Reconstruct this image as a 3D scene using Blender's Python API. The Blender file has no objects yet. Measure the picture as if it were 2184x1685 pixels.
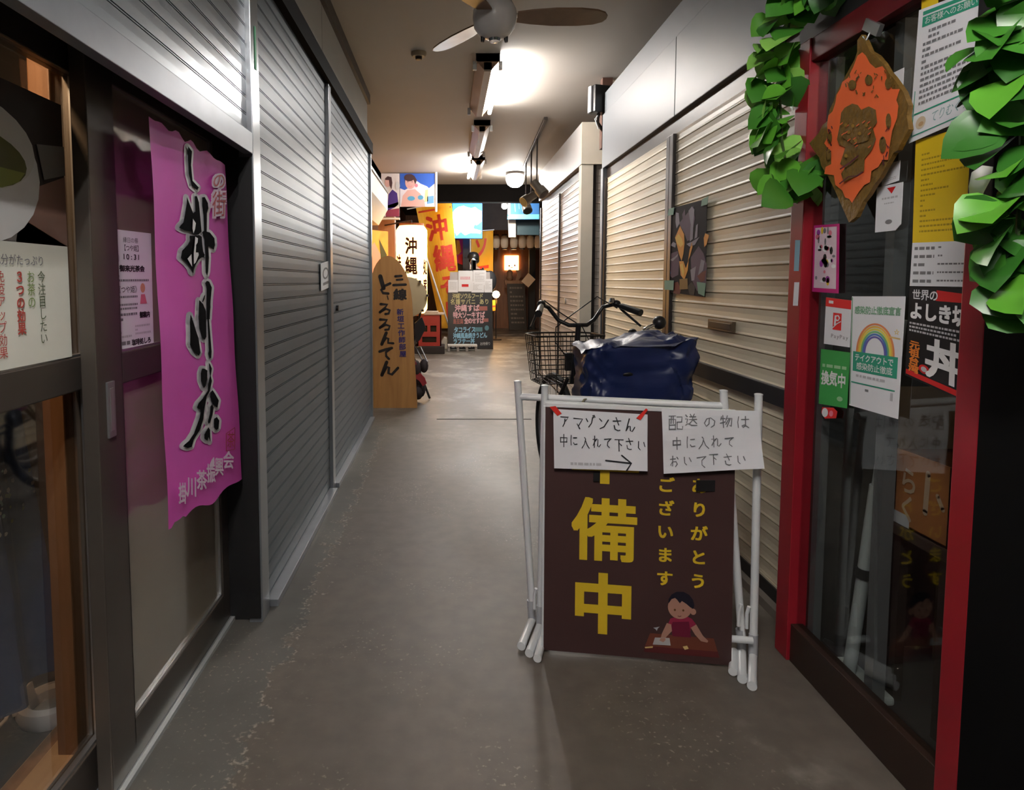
import bpy, bmesh, math, random
from mathutils import Vector, Matrix
V = Vector
R = random.Random(7)
SC = bpy.context.scene
COL = SC.collection

# ------------------------------------------------------------------ camera, world, exposure
F, PX, PY, EYE = 1380., 955., 700., 1.235      # focal length / principal point in 2184x1685 pixels, eye height
PITCH = math.atan((PY - 600) / F)
cd = bpy.data.cameras.new('camera')
cam = bpy.data.objects.new('camera', cd)
COL.objects.link(cam)
cam.location = (0, 0, EYE)
cam.rotation_euler = (math.pi / 2 - PITCH, 0, 0)
cd.sensor_fit = 'HORIZONTAL'
cd.sensor_width = 36
cd.lens = F / 2184 * 36
cd.shift_x = (1092 - PX) / 2184
cd.shift_y = (PY - 842.5) / 2184
cd.clip_start = .02
SC.camera = cam
w = bpy.data.worlds.new('night')
SC.world = w
w.use_nodes = True
w.node_tree.nodes['Background'].inputs[0].default_value = (.55, .6, .7, 1)
w.node_tree.nodes['Background'].inputs[1].default_value = .02
SC.view_settings.view_transform = 'Standard'
SC.view_settings.look = 'None'
SC.view_settings.gamma = 1
SC.view_settings.use_curve_mapping = False
SC.view_settings.exposure = 2.4
TUBE = 40.0          # radiance of a lit fluorescent tube
BACK_TUBE = 34.0

_c, _s = math.cos(PITCH), math.sin(PITCH)
def ray(x, y):
    a = (x - PX) / F; b = -(y - PY) / F
    return V((a, _c + b * _s, -_s + b * _c))
def onY(x, y, Y): d = ray(x, y); return V((0, 0, EYE)) + d * (Y / d.y)
def onX(x, y, X): d = ray(x, y); return V((0, 0, EYE)) + d * (X / d.x)
def onZ(x, y, Z=0): d = ray(x, y); return V((0, 0, EYE)) + d * ((Z - EYE) / d.z)

# ------------------------------------------------------------------ materials
_M = {}
def M(name, col, rough=.5, metal=0., var=.12, scale=9., bump=0., emit=0., spec=.5, stretch=None, ecol=None):
    if name in _M: return _M[name]
    m = bpy.data.materials.new(name); m.use_nodes = True
    nt = m.node_tree; b = nt.nodes['Principled BSDF']
    if name == 'brown frosted glass': b.inputs['IOR'].default_value = 2.1
    b.inputs['Roughness'].default_value = rough
    b.inputs['Metallic'].default_value = metal
    b.inputs['Specular IOR Level'].default_value = spec
    tc = nt.nodes.new('ShaderNodeTexCoord'); src = tc.outputs['Object']
    if stretch:
        mp = nt.nodes.new('ShaderNodeMapping'); mp.inputs['Scale'].default_value = stretch
        nt.links.new(src, mp.inputs[0]); src = mp.outputs[0]
    n = nt.nodes.new('ShaderNodeTexNoise'); n.inputs['Scale'].default_value = scale; n.inputs['Detail'].default_value = 4
    nt.links.new(src, n.inputs['Vector'])
    mx = nt.nodes.new('ShaderNodeMix'); mx.data_type = 'RGBA'
    mx.inputs[6].default_value = (*[max(0, c * (1 - var)) for c in col], 1)
    mx.inputs[7].default_value = (*[min(1, c * (1 + var)) for c in col], 1)
    nt.links.new(n.outputs['Fac'], mx.inputs[0])
    nt.links.new(mx.outputs[2], b.inputs['Base Color'])
    if bump:
        bp = nt.nodes.new('ShaderNodeBump'); bp.inputs['Strength'].default_value = bump; bp.inputs['Distance'].default_value = .01
        nt.links.new(n.outputs['Fac'], bp.inputs['Height']); nt.links.new(bp.outputs[0], b.inputs['Normal'])
    if emit:
        b.inputs['Emission Color'].default_value = (*(ecol or col), 1)
        b.inputs['Emission Strength'].default_value = emit
    _M[name] = m
    return m

def translucent(m, fac):        # thin cloth that lets light through
    nt = m.node_tree; b = nt.nodes['Principled BSDF']; o = nt.nodes['Material Output']
    t = nt.nodes.new('ShaderNodeBsdfTranslucent'); mx = nt.nodes.new('ShaderNodeMixShader'); mx.inputs[0].default_value = fac
    nt.links.new(b.inputs['Base Color'].links[0].from_socket, t.inputs[0])
    nt.links.new(b.outputs[0], mx.inputs[1]); nt.links.new(t.outputs[0], mx.inputs[2]); nt.links.new(mx.outputs[0], o.inputs[0])
    return m
def glass(name, tint=(.97, .98, .975), refl=.42):
    if name in _M: return _M[name]
    m = bpy.data.materials.new(name); m.use_nodes = True
    nt = m.node_tree; nt.nodes.clear()
    o = nt.nodes.new('ShaderNodeOutputMaterial'); t = nt.nodes.new('ShaderNodeBsdfTransparent'); g = nt.nodes.new('ShaderNodeBsdfGlossy')
    t.inputs[0].default_value = (*tint, 1); g.inputs['Roughness'].default_value = .03
    f = nt.nodes.new('ShaderNodeFresnel'); f.inputs[0].default_value = 1.45
    k = nt.nodes.new('ShaderNodeMath'); k.operation = 'MULTIPLY'; k.inputs[1].default_value = refl
    mx = nt.nodes.new('ShaderNodeMixShader')
    nt.links.new(f.outputs[0], k.inputs[0]); nt.links.new(k.outputs[0], mx.inputs[0])
    nt.links.new(t.outputs[0], mx.inputs[1]); nt.links.new(g.outputs[0], mx.inputs[2]); nt.links.new(mx.outputs[0], o.inputs[0])
    _M[name] = m
    return m

def floor_mat():
    m = bpy.data.materials.new('worn concrete'); m.use_nodes = True
    nt = m.node_tree; b = nt.nodes['Principled BSDF']; L = nt.links.new
    tc = nt.nodes.new('ShaderNodeTexCoord')
    def noise(sc, det, mp=None):
        n = nt.nodes.new('ShaderNodeTexNoise'); n.inputs['Scale'].default_value = sc; n.inputs['Detail'].default_value = det
        s = tc.outputs['Object']
        if mp:
            q = nt.nodes.new('ShaderNodeMapping'); q.inputs['Scale'].default_value = mp; L(s, q.inputs[0]); s = q.outputs[0]
        L(s, n.inputs['Vector']); return n
    def ramp(src, stops):
        r = nt.nodes.new('ShaderNodeValToRGB')
        while len(r.color_ramp.elements) < len(stops): r.color_ramp.elements.new(.5)
        for e, (p, c) in zip(r.color_ramp.elements, stops): e.position = p; e.color = (*c, 1)
        L(src, r.inputs[0]); return r
    def mix(fac, a, bb, mode='MIX'):
        x = nt.nodes.new('ShaderNodeMix'); x.data_type = 'RGBA'; x.blend_type = mode
        if isinstance(fac, float): x.inputs[0].default_value = fac
        else: L(fac, x.inputs[0])
        L(a, x.inputs[6]); L(bb, x.inputs[7]); return x.outputs[2]
    n1 = noise(1.1, 8, (1, .45, 1)); n2 = noise(14, 6); n3 = noise(70, 3); n4 = noise(2.3, 12, (1, .8, 1))
    base = ramp(n1.outputs['Fac'], [(.3, (.086, .071, .057)), (.5, (.118, .100, .081)), (.7, (.152, .130, .107))])
    fine = ramp(n2.outputs['Fac'], [(.35, (.86, .86, .86)), (.7, (1.1, 1.1, 1.1))])
    c = mix(1.0, base.outputs[0], fine.outputs[0], 'MULTIPLY')
    # pale worn patches in the far part of the alley (a coat that has flaked off)
    sx = nt.nodes.new('ShaderNodeSeparateXYZ'); L(tc.outputs['Object'], sx.inputs[0])
    def mr(src, a, bb, c0=0., c1=1.):
        q = nt.nodes.new('ShaderNodeMapRange'); q.inputs[1].default_value = a; q.inputs[2].default_value = bb; q.inputs[3].default_value = c0; q.inputs[4].default_value = c1
        L(src, q.inputs[0]); return q.outputs[0]
    def mth(op, a, bb):
        q = nt.nodes.new('ShaderNodeMath'); q.operation = op
        for i, z in enumerate((a, bb)):
            if isinstance(z, (int, float)): q.inputs[i].default_value = z
            else: L(z, q.inputs[i])
        return q.outputs[0]
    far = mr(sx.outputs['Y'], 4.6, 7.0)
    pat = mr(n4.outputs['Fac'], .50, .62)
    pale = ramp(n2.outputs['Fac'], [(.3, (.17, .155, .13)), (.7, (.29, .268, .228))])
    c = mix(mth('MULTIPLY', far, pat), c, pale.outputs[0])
    # grey cement strip along the left wall with a ragged edge, and light crumbs along that edge
    wob = mth('MULTIPLY', mth('SUBTRACT', n2.outputs['Fac'], .5), .28)
    ex = mth('ADD', sx.outputs['X'], wob)
    strip = mr(ex, -.545, -.525, 1., 0.)
    near = mr(sx.outputs['Y'], 5.2, 5.9, 1., 0.)
    grey = ramp(n4.outputs['Fac'], [(.35, (.075, .072, .063)), (.65, (.13, .125, .11))])
    c = mix(mth('MULTIPLY', strip, near), c, grey.outputs[0])
    edge = mth('MULTIPLY', mth('MULTIPLY', mr(ex, -.56, -.535), mr(ex, -.535, -.515, 1., 0.)), mr(n3.outputs['Fac'], .5, .62))
    crumb = ramp(n3.outputs['Fac'], [(0, (.33, .3, .24)), (1, (.33, .3, .24))])
    c = mix(mth('MULTIPLY', edge, near), c, crumb.outputs[0])
    spk = mr(n3.outputs['Fac'], .61, .70, 0., .75)
    c = mix(mth('MULTIPLY', spk, mr(n4.outputs['Fac'], .5, .6)), c, crumb.outputs[0])
    rgt = mth('MULTIPLY', mr(mth('ADD', sx.outputs['X'], mth('MULTIPLY', wob, 2.)), .86, .98), mr(n4.outputs['Fac'], .46, .58))
    c = mix(mth('MULTIPLY', rgt, mr(sx.outputs['Y'], 2.4, 3.4, .8, 0.)), c, pale.outputs[0])
    L(c, b.inputs['Base Color'])
    L(mr(n1.outputs['Fac'], .3, .7, .42, .62), b.inputs['Roughness'])
    bp = nt.nodes.new('ShaderNodeBump'); bp.inputs['Strength'].default_value = .25; bp.inputs['Distance'].default_value = .004
    L(n2.outputs['Fac'], bp.inputs['Height']); L(bp.outputs[0], b.inputs['Normal'])
    return m

def wood(name, c1, c2, sc=(1, 1, 1), rough=.5):
    if name in _M: return _M[name]
    m = bpy.data.materials.new(name); m.use_nodes = True
    nt = m.node_tree; b = nt.nodes['Principled BSDF']; b.inputs['Roughness'].default_value = rough
    tc = nt.nodes.new('ShaderNodeTexCoord'); mp = nt.nodes.new('ShaderNodeMapping'); mp.inputs['Scale'].default_value = sc
    n = nt.nodes.new('ShaderNodeTexNoise'); n.inputs['Scale'].default_value = 4; n.inputs['Detail'].default_value = 6; n.inputs['Distortion'].default_value = .6
    r = nt.nodes.new('ShaderNodeValToRGB'); r.color_ramp.elements[0].position = .3; r.color_ramp.elements[1].position = .7
    r.color_ramp.elements[0].color = (*c1, 1); r.color_ramp.elements[1].color = (*c2, 1)
    nt.links.new(tc.outputs['Object'], mp.inputs[0]); nt.links.new(mp.outputs[0], n.inputs['Vector']); nt.links.new(n.outputs['Fac'], r.inputs[0]); nt.links.new(r.outputs[0], b.inputs['Base Color'])
    _M[name] = m
    return m

def ink(name, col, emit=0.): return M('ink ' + name, col, .6, var=.05, emit=emit, spec=.3)
BLACK = ink('black', (.012, .011, .012)); WHITE = ink('white', (.8, .8, .8)); RED = ink('red', (.6, .02, .02)); GREYINK = ink('grey', (.2, .2, .21))
PALEGREY = ink('pale grey', (.5, .5, .52)); YELLOW = ink('yellow', (.78, .55, .02)); GREEN = ink('green', (.03, .32, .17)); ORANGE = ink('orange', (.75, .22, .03))
PAPER = M('white paper', (.78, .79, .82), .7, var=.04, scale=5)
BLACKPAINT = M('black paint', (.012, .012, .013), .55, var=.3)
BLACKPLASTIC = M('black plastic', (.015, .015, .016), .35, var=.2)
STEEL = M('steel', (.55, .56, .57), .3, .9)
CHROME = M('chrome', (.75, .76, .78), .12, 1., var=.03)
DARKBROWN = M('dark brown metal', (.035, .025, .02), .4, .2, var=.2)
BRONZE = M('bronze anodised aluminium', (.11, .094, .08), .36, .5, var=.12, scale=5)
WHITEPIPE = M('white coated pipe', (.72, .74, .75), .35, var=.06, scale=14)

# ------------------------------------------------------------------ mesh building
class MB:
    def __init__(s): s.v = []; s.f = []; s.m = []; s.mats = []
    def mi(s, mat):
        if mat not in s.mats: s.mats.append(mat)
        return s.mats.index(mat)
    def add(s, vs, fs, mat):
        o = len(s.v); s.v += [V(p) for p in vs]; k = s.mi(mat)
        for f in fs: s.f.append([i + o for i in f]); s.m.append(k)
        return s
    def box(s, x0, x1, y0, y1, z0, z1, mat):
        return s.add([(x, y, z) for x in (x0, x1) for y in (y0, y1) for z in (z0, z1)],
                     [(0, 1, 3, 2), (4, 6, 7, 5), (0, 4, 5, 1), (2, 3, 7, 6), (0, 2, 6, 4), (1, 5, 7, 3)], mat)
    def obox(s, c, ax, ay, az, mat):      # centre and half-axes
        c, ax, ay, az = V(c), V(ax), V(ay), V(az)
        return s.add([c + i * ax + j * ay + k * az for i in (-1, 1) for j in (-1, 1) for k in (-1, 1)],
                     [(0, 1, 3, 2), (4, 6, 7, 5), (0, 4, 5, 1), (2, 3, 7, 6), (0, 2, 6, 4), (1, 5, 7, 3)], mat)
    def poly(s, pts, mat): return s.add(pts, [list(range(len(pts)))], mat)
    def prism(s, pts, d, mat, side=None):
        pts = [V(p) for p in pts]; d = V(d); n = len(pts)
        s.add(pts + [p + d for p in pts], [list(range(n))[::-1], list(range(n, 2 * n))], mat)
        return s.add(pts + [p + d for p in pts], [(i, (i + 1) % n, n + (i + 1) % n, n + i) for i in range(n)], side or mat)
    def tube(s, pts, r, mat, n=10, cap=True, closed=False):
        pts = [V(p) for p in pts]; rs = r if isinstance(r, (list, tuple)) else [r] * len(pts)
        rings = []; up = None
        for i, p in enumerate(pts):
            if closed: t = pts[(i + 1) % len(pts)] - pts[i - 1]
            else: t = pts[min(i + 1, len(pts) - 1)] - pts[max(i - 1, 0)]
            t.normalize()
            if up is None: up = V((0, 0, 1)) if abs(t.z) < .9 else V((1, 0, 0))
            a = t.cross(up)
            if a.length < 1e-4: a = t.cross(V((1, 0, .3)))
            a.normalize(); b = a.cross(t).normalized(); up = b
            rings.append([p + rs[i] * (math.cos(2 * math.pi * k / n) * a + math.sin(2 * math.pi * k / n) * b) for k in range(n)])
        vs = [q for rg in rings for q in rg]; fs = []
        m = len(pts)
        for i in range(m if closed else m - 1):
            j = (i + 1) % m
            for k in range(n): fs.append((i * n + k, i * n + (k + 1) % n, j * n + (k + 1) % n, j * n + k))
        if cap and not closed: fs += [list(range(n))[::-1], list(range((m - 1) * n, m * n))]
        return s.add(vs, fs, mat)
    def cyl(s, p0, p1, r, mat, r2=None, n=16): return s.tube([p0, p1], [r, r if r2 is None else r2], mat, n)
    def lathe(s, c, prof, mat, axis=(0, 0, 1), n=28):
        c = V(c); t = V(axis).normalized(); a = t.cross(V((0, 0, 1)) if abs(t.z) < .9 else V((1, 0, 0))).normalized(); b = t.cross(a)
        vs = [c + t * h + r * (math.cos(2 * math.pi * k / n) * a + math.sin(2 * math.pi * k / n) * b) for r, h in prof for k in range(n)]
        fs = [(i * n + k, i * n + (k + 1) % n, (i + 1) * n + (k + 1) % n, (i + 1) * n + k) for i in range(len(prof) - 1) for k in range(n)]
        if prof[0][0] > 1e-5: fs.append(list(range(n))[::-1])
        if prof[-1][0] > 1e-5: fs.append(list(range((len(prof) - 1) * n, len(prof) * n)))
        return s.add(vs, fs, mat)
    def ball(s, c, r, mat, n=14):
        rx, ry, rz = r if isinstance(r, (tuple, list)) else (r, r, r); c = V(c); vs = []; fs = []
        for i in range(n + 1):
            t = math.pi * i / n
            for k in range(2 * n):
                p = math.pi * k / n; vs.append(c + V((rx * math.sin(t) * math.cos(p), ry * math.sin(t) * math.sin(p), rz * math.cos(t))))
        for i in range(n):
            for k in range(2 * n): fs.append((i * 2 * n + k, (i + 1) * 2 * n + k, (i + 1) * 2 * n + (k + 1) % (2 * n), i * 2 * n + (k + 1) % (2 * n)))
        return s.add(vs, fs, mat)
    def grid(s, fn, nu, nv, mat):
        vs = [fn(i / nu, j / nv) for i in range(nu + 1) for j in range(nv + 1)]
        return s.add(vs, [(i * (nv + 1) + j, (i + 1) * (nv + 1) + j, (i + 1) * (nv + 1) + j + 1, i * (nv + 1) + j + 1) for i in range(nu) for j in range(nv)], mat)
    def build(s, name, parent=None, bevel=0, smooth=False, loc=None):
        if parent: off = wloc(parent)
        elif loc: off = V(loc)
        else:
            xs = [p.x for p in s.v]; ys = [p.y for p in s.v]; off = V(((min(xs) + max(xs)) / 2, (min(ys) + max(ys)) / 2, min(p.z for p in s.v)))
        me = bpy.data.meshes.new(name)
        me.from_pydata([p - off for p in s.v], [], s.f)
        for m in s.mats: me.materials.append(m)
        for p, k in zip(me.polygons, s.m): p.material_index = k
        bm = bmesh.new(); bm.from_mesh(me)
        if smooth or bevel: bmesh.ops.remove_doubles(bm, verts=bm.verts, dist=1e-6)
        bmesh.ops.recalc_face_normals(bm, faces=bm.faces)
        if bevel:
            es = [e for e in bm.edges if len(e.link_faces) == 2 and e.calc_face_angle(0) > .6]
            bmesh.ops.bevel(bm, geom=es, offset=bevel, segments=2, profile=.6, affect='EDGES', clamp_overlap=True)
        if smooth:
            for f in bm.faces: f.smooth = True
            for e in bm.edges:
                if len(e.link_faces) == 2 and e.calc_face_angle(0) > .7: e.smooth = False
        bm.to_mesh(me); bm.free()
        o = bpy.data.objects.new(name, me); COL.objects.link(o)
        if parent: o.parent = parent
        else: o.location = off
        return o

def wloc(o):
    p = V((0, 0, 0))
    while o: p = p + o.location; o = o.parent
    return p
def tag(o, label, cat, group=None, kind=None):
    o['label'] = label; o['category'] = cat
    if group: o['group'] = group
    if kind: o['kind'] = kind
    return o
def thing(name, loc, label, cat, group=None, kind=None):
    o = bpy.data.objects.new(name, None); COL.objects.link(o); o.location = V(loc); o.empty_display_size = .1
    return tag(o, label, cat, group, kind)
def struct(mb, name, label=None, bevel=0, smooth=False, parent=None):
    o = mb.build(name, parent, bevel, smooth)
    if not parent: o['kind'] = 'structure'
    if label: o['label'] = label
    return o
def hang(o, pts, ztop, r=.003):
    for p in pts:
        MB().cyl(p, (p[0], p[1], ztop), r, BLACKPLASTIC, n=6).build('hanging_cord', o)
def copy_tree(o, parent=None):
    c = o.copy(); COL.objects.link(c)
    if parent: c.parent = parent
    for ch in list(o.children): copy_tree(ch, c)
    return c

# ------------------------------------------------------------------ lettering (Blender's built-in font)
_G = {}
_ref = None
def _raw(ch, bold):
    cu = bpy.data.curves.new('glyph', 'FONT'); cu.body = ch; cu.size = 1; cu.offset = bold; cu.resolution_u = 3
    ob = bpy.data.objects.new('glyph', cu); COL.objects.link(ob)
    dg = bpy.context.evaluated_depsgraph_get(); me = bpy.data.meshes.new_from_object(ob.evaluated_get(dg))
    r = ([(v.co.x, v.co.y) for v in me.vertices], [list(p.vertices) for p in me.polygons])
    bpy.data.objects.remove(ob); bpy.data.curves.remove(cu); bpy.data.meshes.remove(me)
    return r
def glyph(ch, bold=0.):
    global _ref
    if _ref is None:
        v, f = _raw('国', 0); xs = [p[0] for p in v]; ys = [p[1] for p in v]
        s = .9 / max(max(xs) - min(xs), max(ys) - min(ys)); _ref = (s, (min(xs) + max(xs)) / 2, (min(ys) + max(ys)) / 2)
    k = (ch, bold)
    if k not in _G:
        v, f = _raw(ch, bold); s, cx, cy = _ref
        if v and ord(ch) < 0x2000:
            xs = [p[0] for p in v]; cx = (min(xs) + max(xs)) / 2
        _G[k] = ([((x - cx) * s + .5, .5 - (y - cy) * s) for x, y in v], f)
    return _G[k]

class Flat:
    """printed sheet: 2-D design coordinates (a right, b down) mapped into space by P; every print layer lies a little further out along n"""
    def __init__(s, corners=None, dw=100., dh=100., n=None, P=None, step=.0004, th=.001):
        s.mb = MB(); s.k = 0; s.step = step; s.th = th; s.dw, s.dh = dw, dh
        if corners:
            TL, TR, BR, BL = [V(c) for c in corners]
            def P(a, b):
                u, v = a / dw, b / dh
                return (TL * (1 - u) + TR * u) * (1 - v) + (BL * (1 - u) + BR * u) * v
            if n is None: n = (BL - TL).cross(TR - TL).normalized()
        s.P0 = P; s.n = V(n)
    def Q(s, a, b): return s.P0(a, b) + s.n * (s.k * s.step)
    def base(s, mat, outline=None, back=None):
        pts = outline or [(0, 0), (s.dw, 0), (s.dw, s.dh), (0, s.dh)]
        q = [s.P0(*p) for p in pts]
        s.mb.prism([p - s.n * s.th for p in q], s.n * s.th, mat, back or mat); s.k += 1; return s
    def sheet(s, mat, nu=8, nv=8):       # base that follows a curved P
        s.mb.grid(lambda u, v: s.P0(u * s.dw, v * s.dh), nu, nv, mat)
        s.mb.grid(lambda u, v: s.P0(u * s.dw, v * s.dh) - s.n * s.th, nu, nv, mat); s.k += 2; return s
    def up(s): s.k += 1; return s
    def poly(s, pts, mat): s.mb.poly([s.Q(*p) for p in pts], mat); return s
    def rect(s, a0, b0, a1, b1, mat): return s.poly([(a0, b0), (a1, b0), (a1, b1), (a0, b1)], mat)
    def ell(s, a, b, ra, rb, mat, n=24, t0=0, t1=360): return s.poly([(a + ra * math.cos(math.radians(t0 + (t1 - t0) * i / n)), b + rb * math.sin(math.radians(t0 + (t1 - t0) * i / n))) for i in range(n if t1 - t0 == 360 else n + 1)], mat)
    def ring(s, a, b, ra, rb, w_, mat, t0=0, t1=360, n=32): return s.stroke([(a + ra * math.cos(math.radians(t0 + (t1 - t0) * i / n)), b + rb * math.sin(math.radians(t0 + (t1 - t0) * i / n))) for i in range(n + 1)], mat, w_, cap=False)
    def stroke(s, pts, mat, w_=None, cap=True):
        pts = [(p[0], p[1], (p[2] if len(p) > 2 else w_)) for p in pts]
        Ls, Rs = [], []; n = len(pts)
        for i, (x, y, ww) in enumerate(pts):
            x0, y0 = pts[max(i - 1, 0)][:2]; x1, y1 = pts[min(i + 1, n - 1)][:2]
            l = math.hypot(x1 - x0, y1 - y0) or 1; tx, ty = (x1 - x0) / l, (y1 - y0) / l
            Ls.append((x - ty * ww / 2, y + tx * ww / 2)); Rs.append((x + ty * ww / 2, y - tx * ww / 2))
        vs = [s.Q(*p) for p in Ls] + [s.Q(*p) for p in Rs]
        s.mb.add(vs, [(i, i + 1, n + i + 1, n + i) for i in range(n - 1)], mat)
        if cap:
            for (x, y, ww) in (pts[0], pts[-1]): s.ell(x, y, ww / 2, ww / 2, mat, 10)
        return s
    def outline(s, pts, mat, w_):
        for i in range(len(pts)): s.stroke([pts[i], pts[(i + 1) % len(pts)]], mat, w_)
        return s
    def char(s, ch, a, b, w_, h, mat, bold=0., rot=0., shear=0.):
        v, f = glyph(ch, 0.); c, sn = math.cos(rot), math.sin(rot)
        for j, (sx, sy) in enumerate([(0, 0)] if bold == 0 else [(bold * i, bold * k) for i in (-1, 0, 1) for k in (-1, 0, 1)]):
            q = []; lift = s.n * (j * s.step * .06)
            for x, y in v:
                x += sx - .5; y += sy - .5; x, y = x * c - y * sn, x * sn + y * c; x -= shear * y
                q.append(s.Q(a + (x + .5) * w_, b + (y + .5) * h) + lift)
            s.mb.add(q, f, mat)
        return s
    def text(s, t, a, b, w_, h, mat, vert=False, bold=0., jit=0., adv=None, shear=0.):
        x, y = a, b
        for ch in t:
            if ch not in ' 　': s.char(ch, x + R.uniform(-jit, jit) * w_ * .3, y + R.uniform(-jit, jit) * h * .3, w_, h, mat, bold, R.uniform(-jit, jit) * .25, shear)
            step = (adv if adv else (h if vert else w_))
            if not vert and ord(ch) < 0x2000: step *= .62
            if vert: y += step
            else: x += step
        return s
    def lines(s, a0, b0, a1, b1, n, mat, fill=.5, jit=.35):     # rows of type too small to read
        for i in range(n):
            y = b0 + (b1 - b0) * i / n; h = (b1 - b0) / n * fill; x = a0
            while x < a1 * .97:
                ww = R.uniform(.6, 1.6) * h * 1.3
                s.rect(x, y, min(x + ww, a1), y + h, mat); x += ww + h * .45
                if R.random() < .06: break
        return s
    def build(s, name, parent=None, label=None, cat=None, group=None):
        o = s.mb.build(name, parent)
        if label and cat: tag(o, label, cat, group)
        return o
HW = {'ア': [[(1,2),(9,2),(6,5)],[(5.5,3.5),(5,6.5),(3,9)]], 'マ': [[(1,2),(9,2.2),(5,7)],[(4,5.5),(6.5,8.5)]], 'ゾ': [[(1,3),(2.5,5)],[(7.5,2),(6.5,6),(3.5,9)],[(8,.5),(8.8,2)],[(9.3,.2),(10,1.6)]],
 'ン': [[(1,2.5),(3,4)],[(1.5,9),(5,7.5),(9,3)]], 'さ': [[(1.5,3),(8.5,2.6)],[(4,.5),(6.5,5.5)],[(2.5,6),(3,8.5),(6,9.3),(7.5,9)]], 'ん': [[(4.5,.5),(1.5,9),(4,5.5),(5.5,5.5),(5.8,8.5),(7.3,9),(9.5,6)]],
 '中': [[(1.5,3),(1.5,6.5)],[(1.5,3),(8.5,3),(8.2,6.3)],[(1.5,6.3),(8.4,6)],[(5,.5),(5,9.8)]], 'に': [[(2,1),(1.6,5),(2,9)],[(5,3),(8.5,2.8)],[(4.8,7),(6,8.3),(9,8)]], '入': [[(4,1),(5.2,2.2),(4,6),(1,9.3)],[(5,3.2),(7,7),(9.5,9.3)]],
 'れ': [[(2.5,.5),(2.5,9.5)],[(.8,3.2),(4,2.8),(.8,8)],[(1.8,6),(5.5,2.5),(6.5,3.2),(6.2,8.3),(7.5,9),(9.6,7)]], 'て': [[(1,2.5),(9,1.8)],[(8.5,2),(5.2,4.5),(5,7.5),(7.5,9.3)]], '下': [[(.8,1.5),(9.2,1.4)],[(5,1.5),(5,9.6)],[(5.4,4),(7.6,5.6)]],
 'い': [[(2,2.5),(2,7),(3.6,8.5)],[(7,3),(8.4,6)]], '配': [[(.6,1),(5,.8)],[(.8,3),(.8,9.3)],[(.8,3),(5,3),(4.8,9.2)],[(2.2,1),(2,5.5)],[(3.6,1),(3.6,5.5)],[(.8,6.6),(4.8,6.4)],[(.8,9.1),(4.8,9)],[(6,1.5),(9.2,1.4),(9,4.5)],[(6,4.6),(9,4.5)],[(6,4.6),(6,8.8),(9.6,9),(9.7,7.4)]],
 '送': [[(1,1.5),(2,2.8)],[(.6,4.5),(2.2,4.4),(1.4,7.5)],[(.5,9.2),(2,8),(5,9.2),(9.6,9.4)],[(4.6,.8),(5.4,2.2)],[(8,.6),(7,2.2)],[(4,2.8),(9,2.7)],[(3.6,4.8),(9.6,4.7)],[(6.5,2.8),(6,5.5),(3.6,8)],[(6.6,5),(9.2,8)]],
 'の': [[(5.2,2.5),(4.4,6.5),(2.4,8.2),(1.2,6),(3,3),(6,2.2),(8.8,4.5),(8.2,7.5),(6,9)]], '物': [[(1.5,1.5),(.8,4)],[(1,3),(4.4,2.8)],[(2.7,.5),(2.7,9.5)],[(.6,6.2),(4.4,5.2)],[(6,.6),(4.6,4.2)],[(5.4,2.6),(9.3,2.5),(8.6,8.8),(7.4,8)],[(7,3),(4.6,7)],[(8,3),(5.4,9)]],
 'は': [[(1.8,1),(1.4,5),(1.8,9)],[(4,3),(9,2.8)],[(6.8,.8),(6.8,7.5),(5,9),(4.2,7.8),(6,7),(9,9)]], 'お': [[(1,3),(6,2.8)],[(3.6,.6),(3.4,8.5),(1.2,7.6),(3,5.2),(7,5),(8,7),(6,9)],[(7.6,1.6),(9,3)]]}
def hand(f, t, a, b, w_, h, mat, pen, adv):
    x = a
    for ch in t:
        k = R.uniform(.88, 1.08); dy = R.uniform(-.06, .08) * h; sl = R.uniform(-.02, .06)
        for st in HW[ch]:
            f.stroke([(x + (p[0] / 10 - (p[1] / 10 - .5) * sl) * w_ * k + R.uniform(-.015, .015) * w_, b + dy + p[1] / 10 * h * k, pen * R.uniform(.75, 1.2)) for p in st], mat)
        x += adv * R.uniform(.94, 1.05)
def quadX(X, *px): return [onX(x, y, X) for x, y in px]
def quadY(Y, *px): return [onY(x, y, Y) for x, y in px]

# ================================================================== THE SETTING
CEIL = M('ceiling paint', (.50, .46, .41), .7, var=.07, scale=1.4)
FASCIA_L = M('grey fascia paint', (.34, .33, .30), .5, var=.1, scale=3)
FASCIA_R = M('pale enamelled steel', (.185, .20, .215), .45, .15, var=.07, scale=2)
SHUT_L = M('grey shutter paint', (.14, .165, .19), .42, .08, var=.16, scale=3.5, spec=.35)
SHUT_R = M('cream shutter paint', (.80, .71, .53), .38, .0, var=.07, scale=4)
DARKWALL = M('dark interior wall', (.03, .025, .022), .8, var=.3)
BROWNWOOD = wood('brown wood wall', (.16, .065, .03), (.26, .11, .05), (3, 3, .4))

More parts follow.
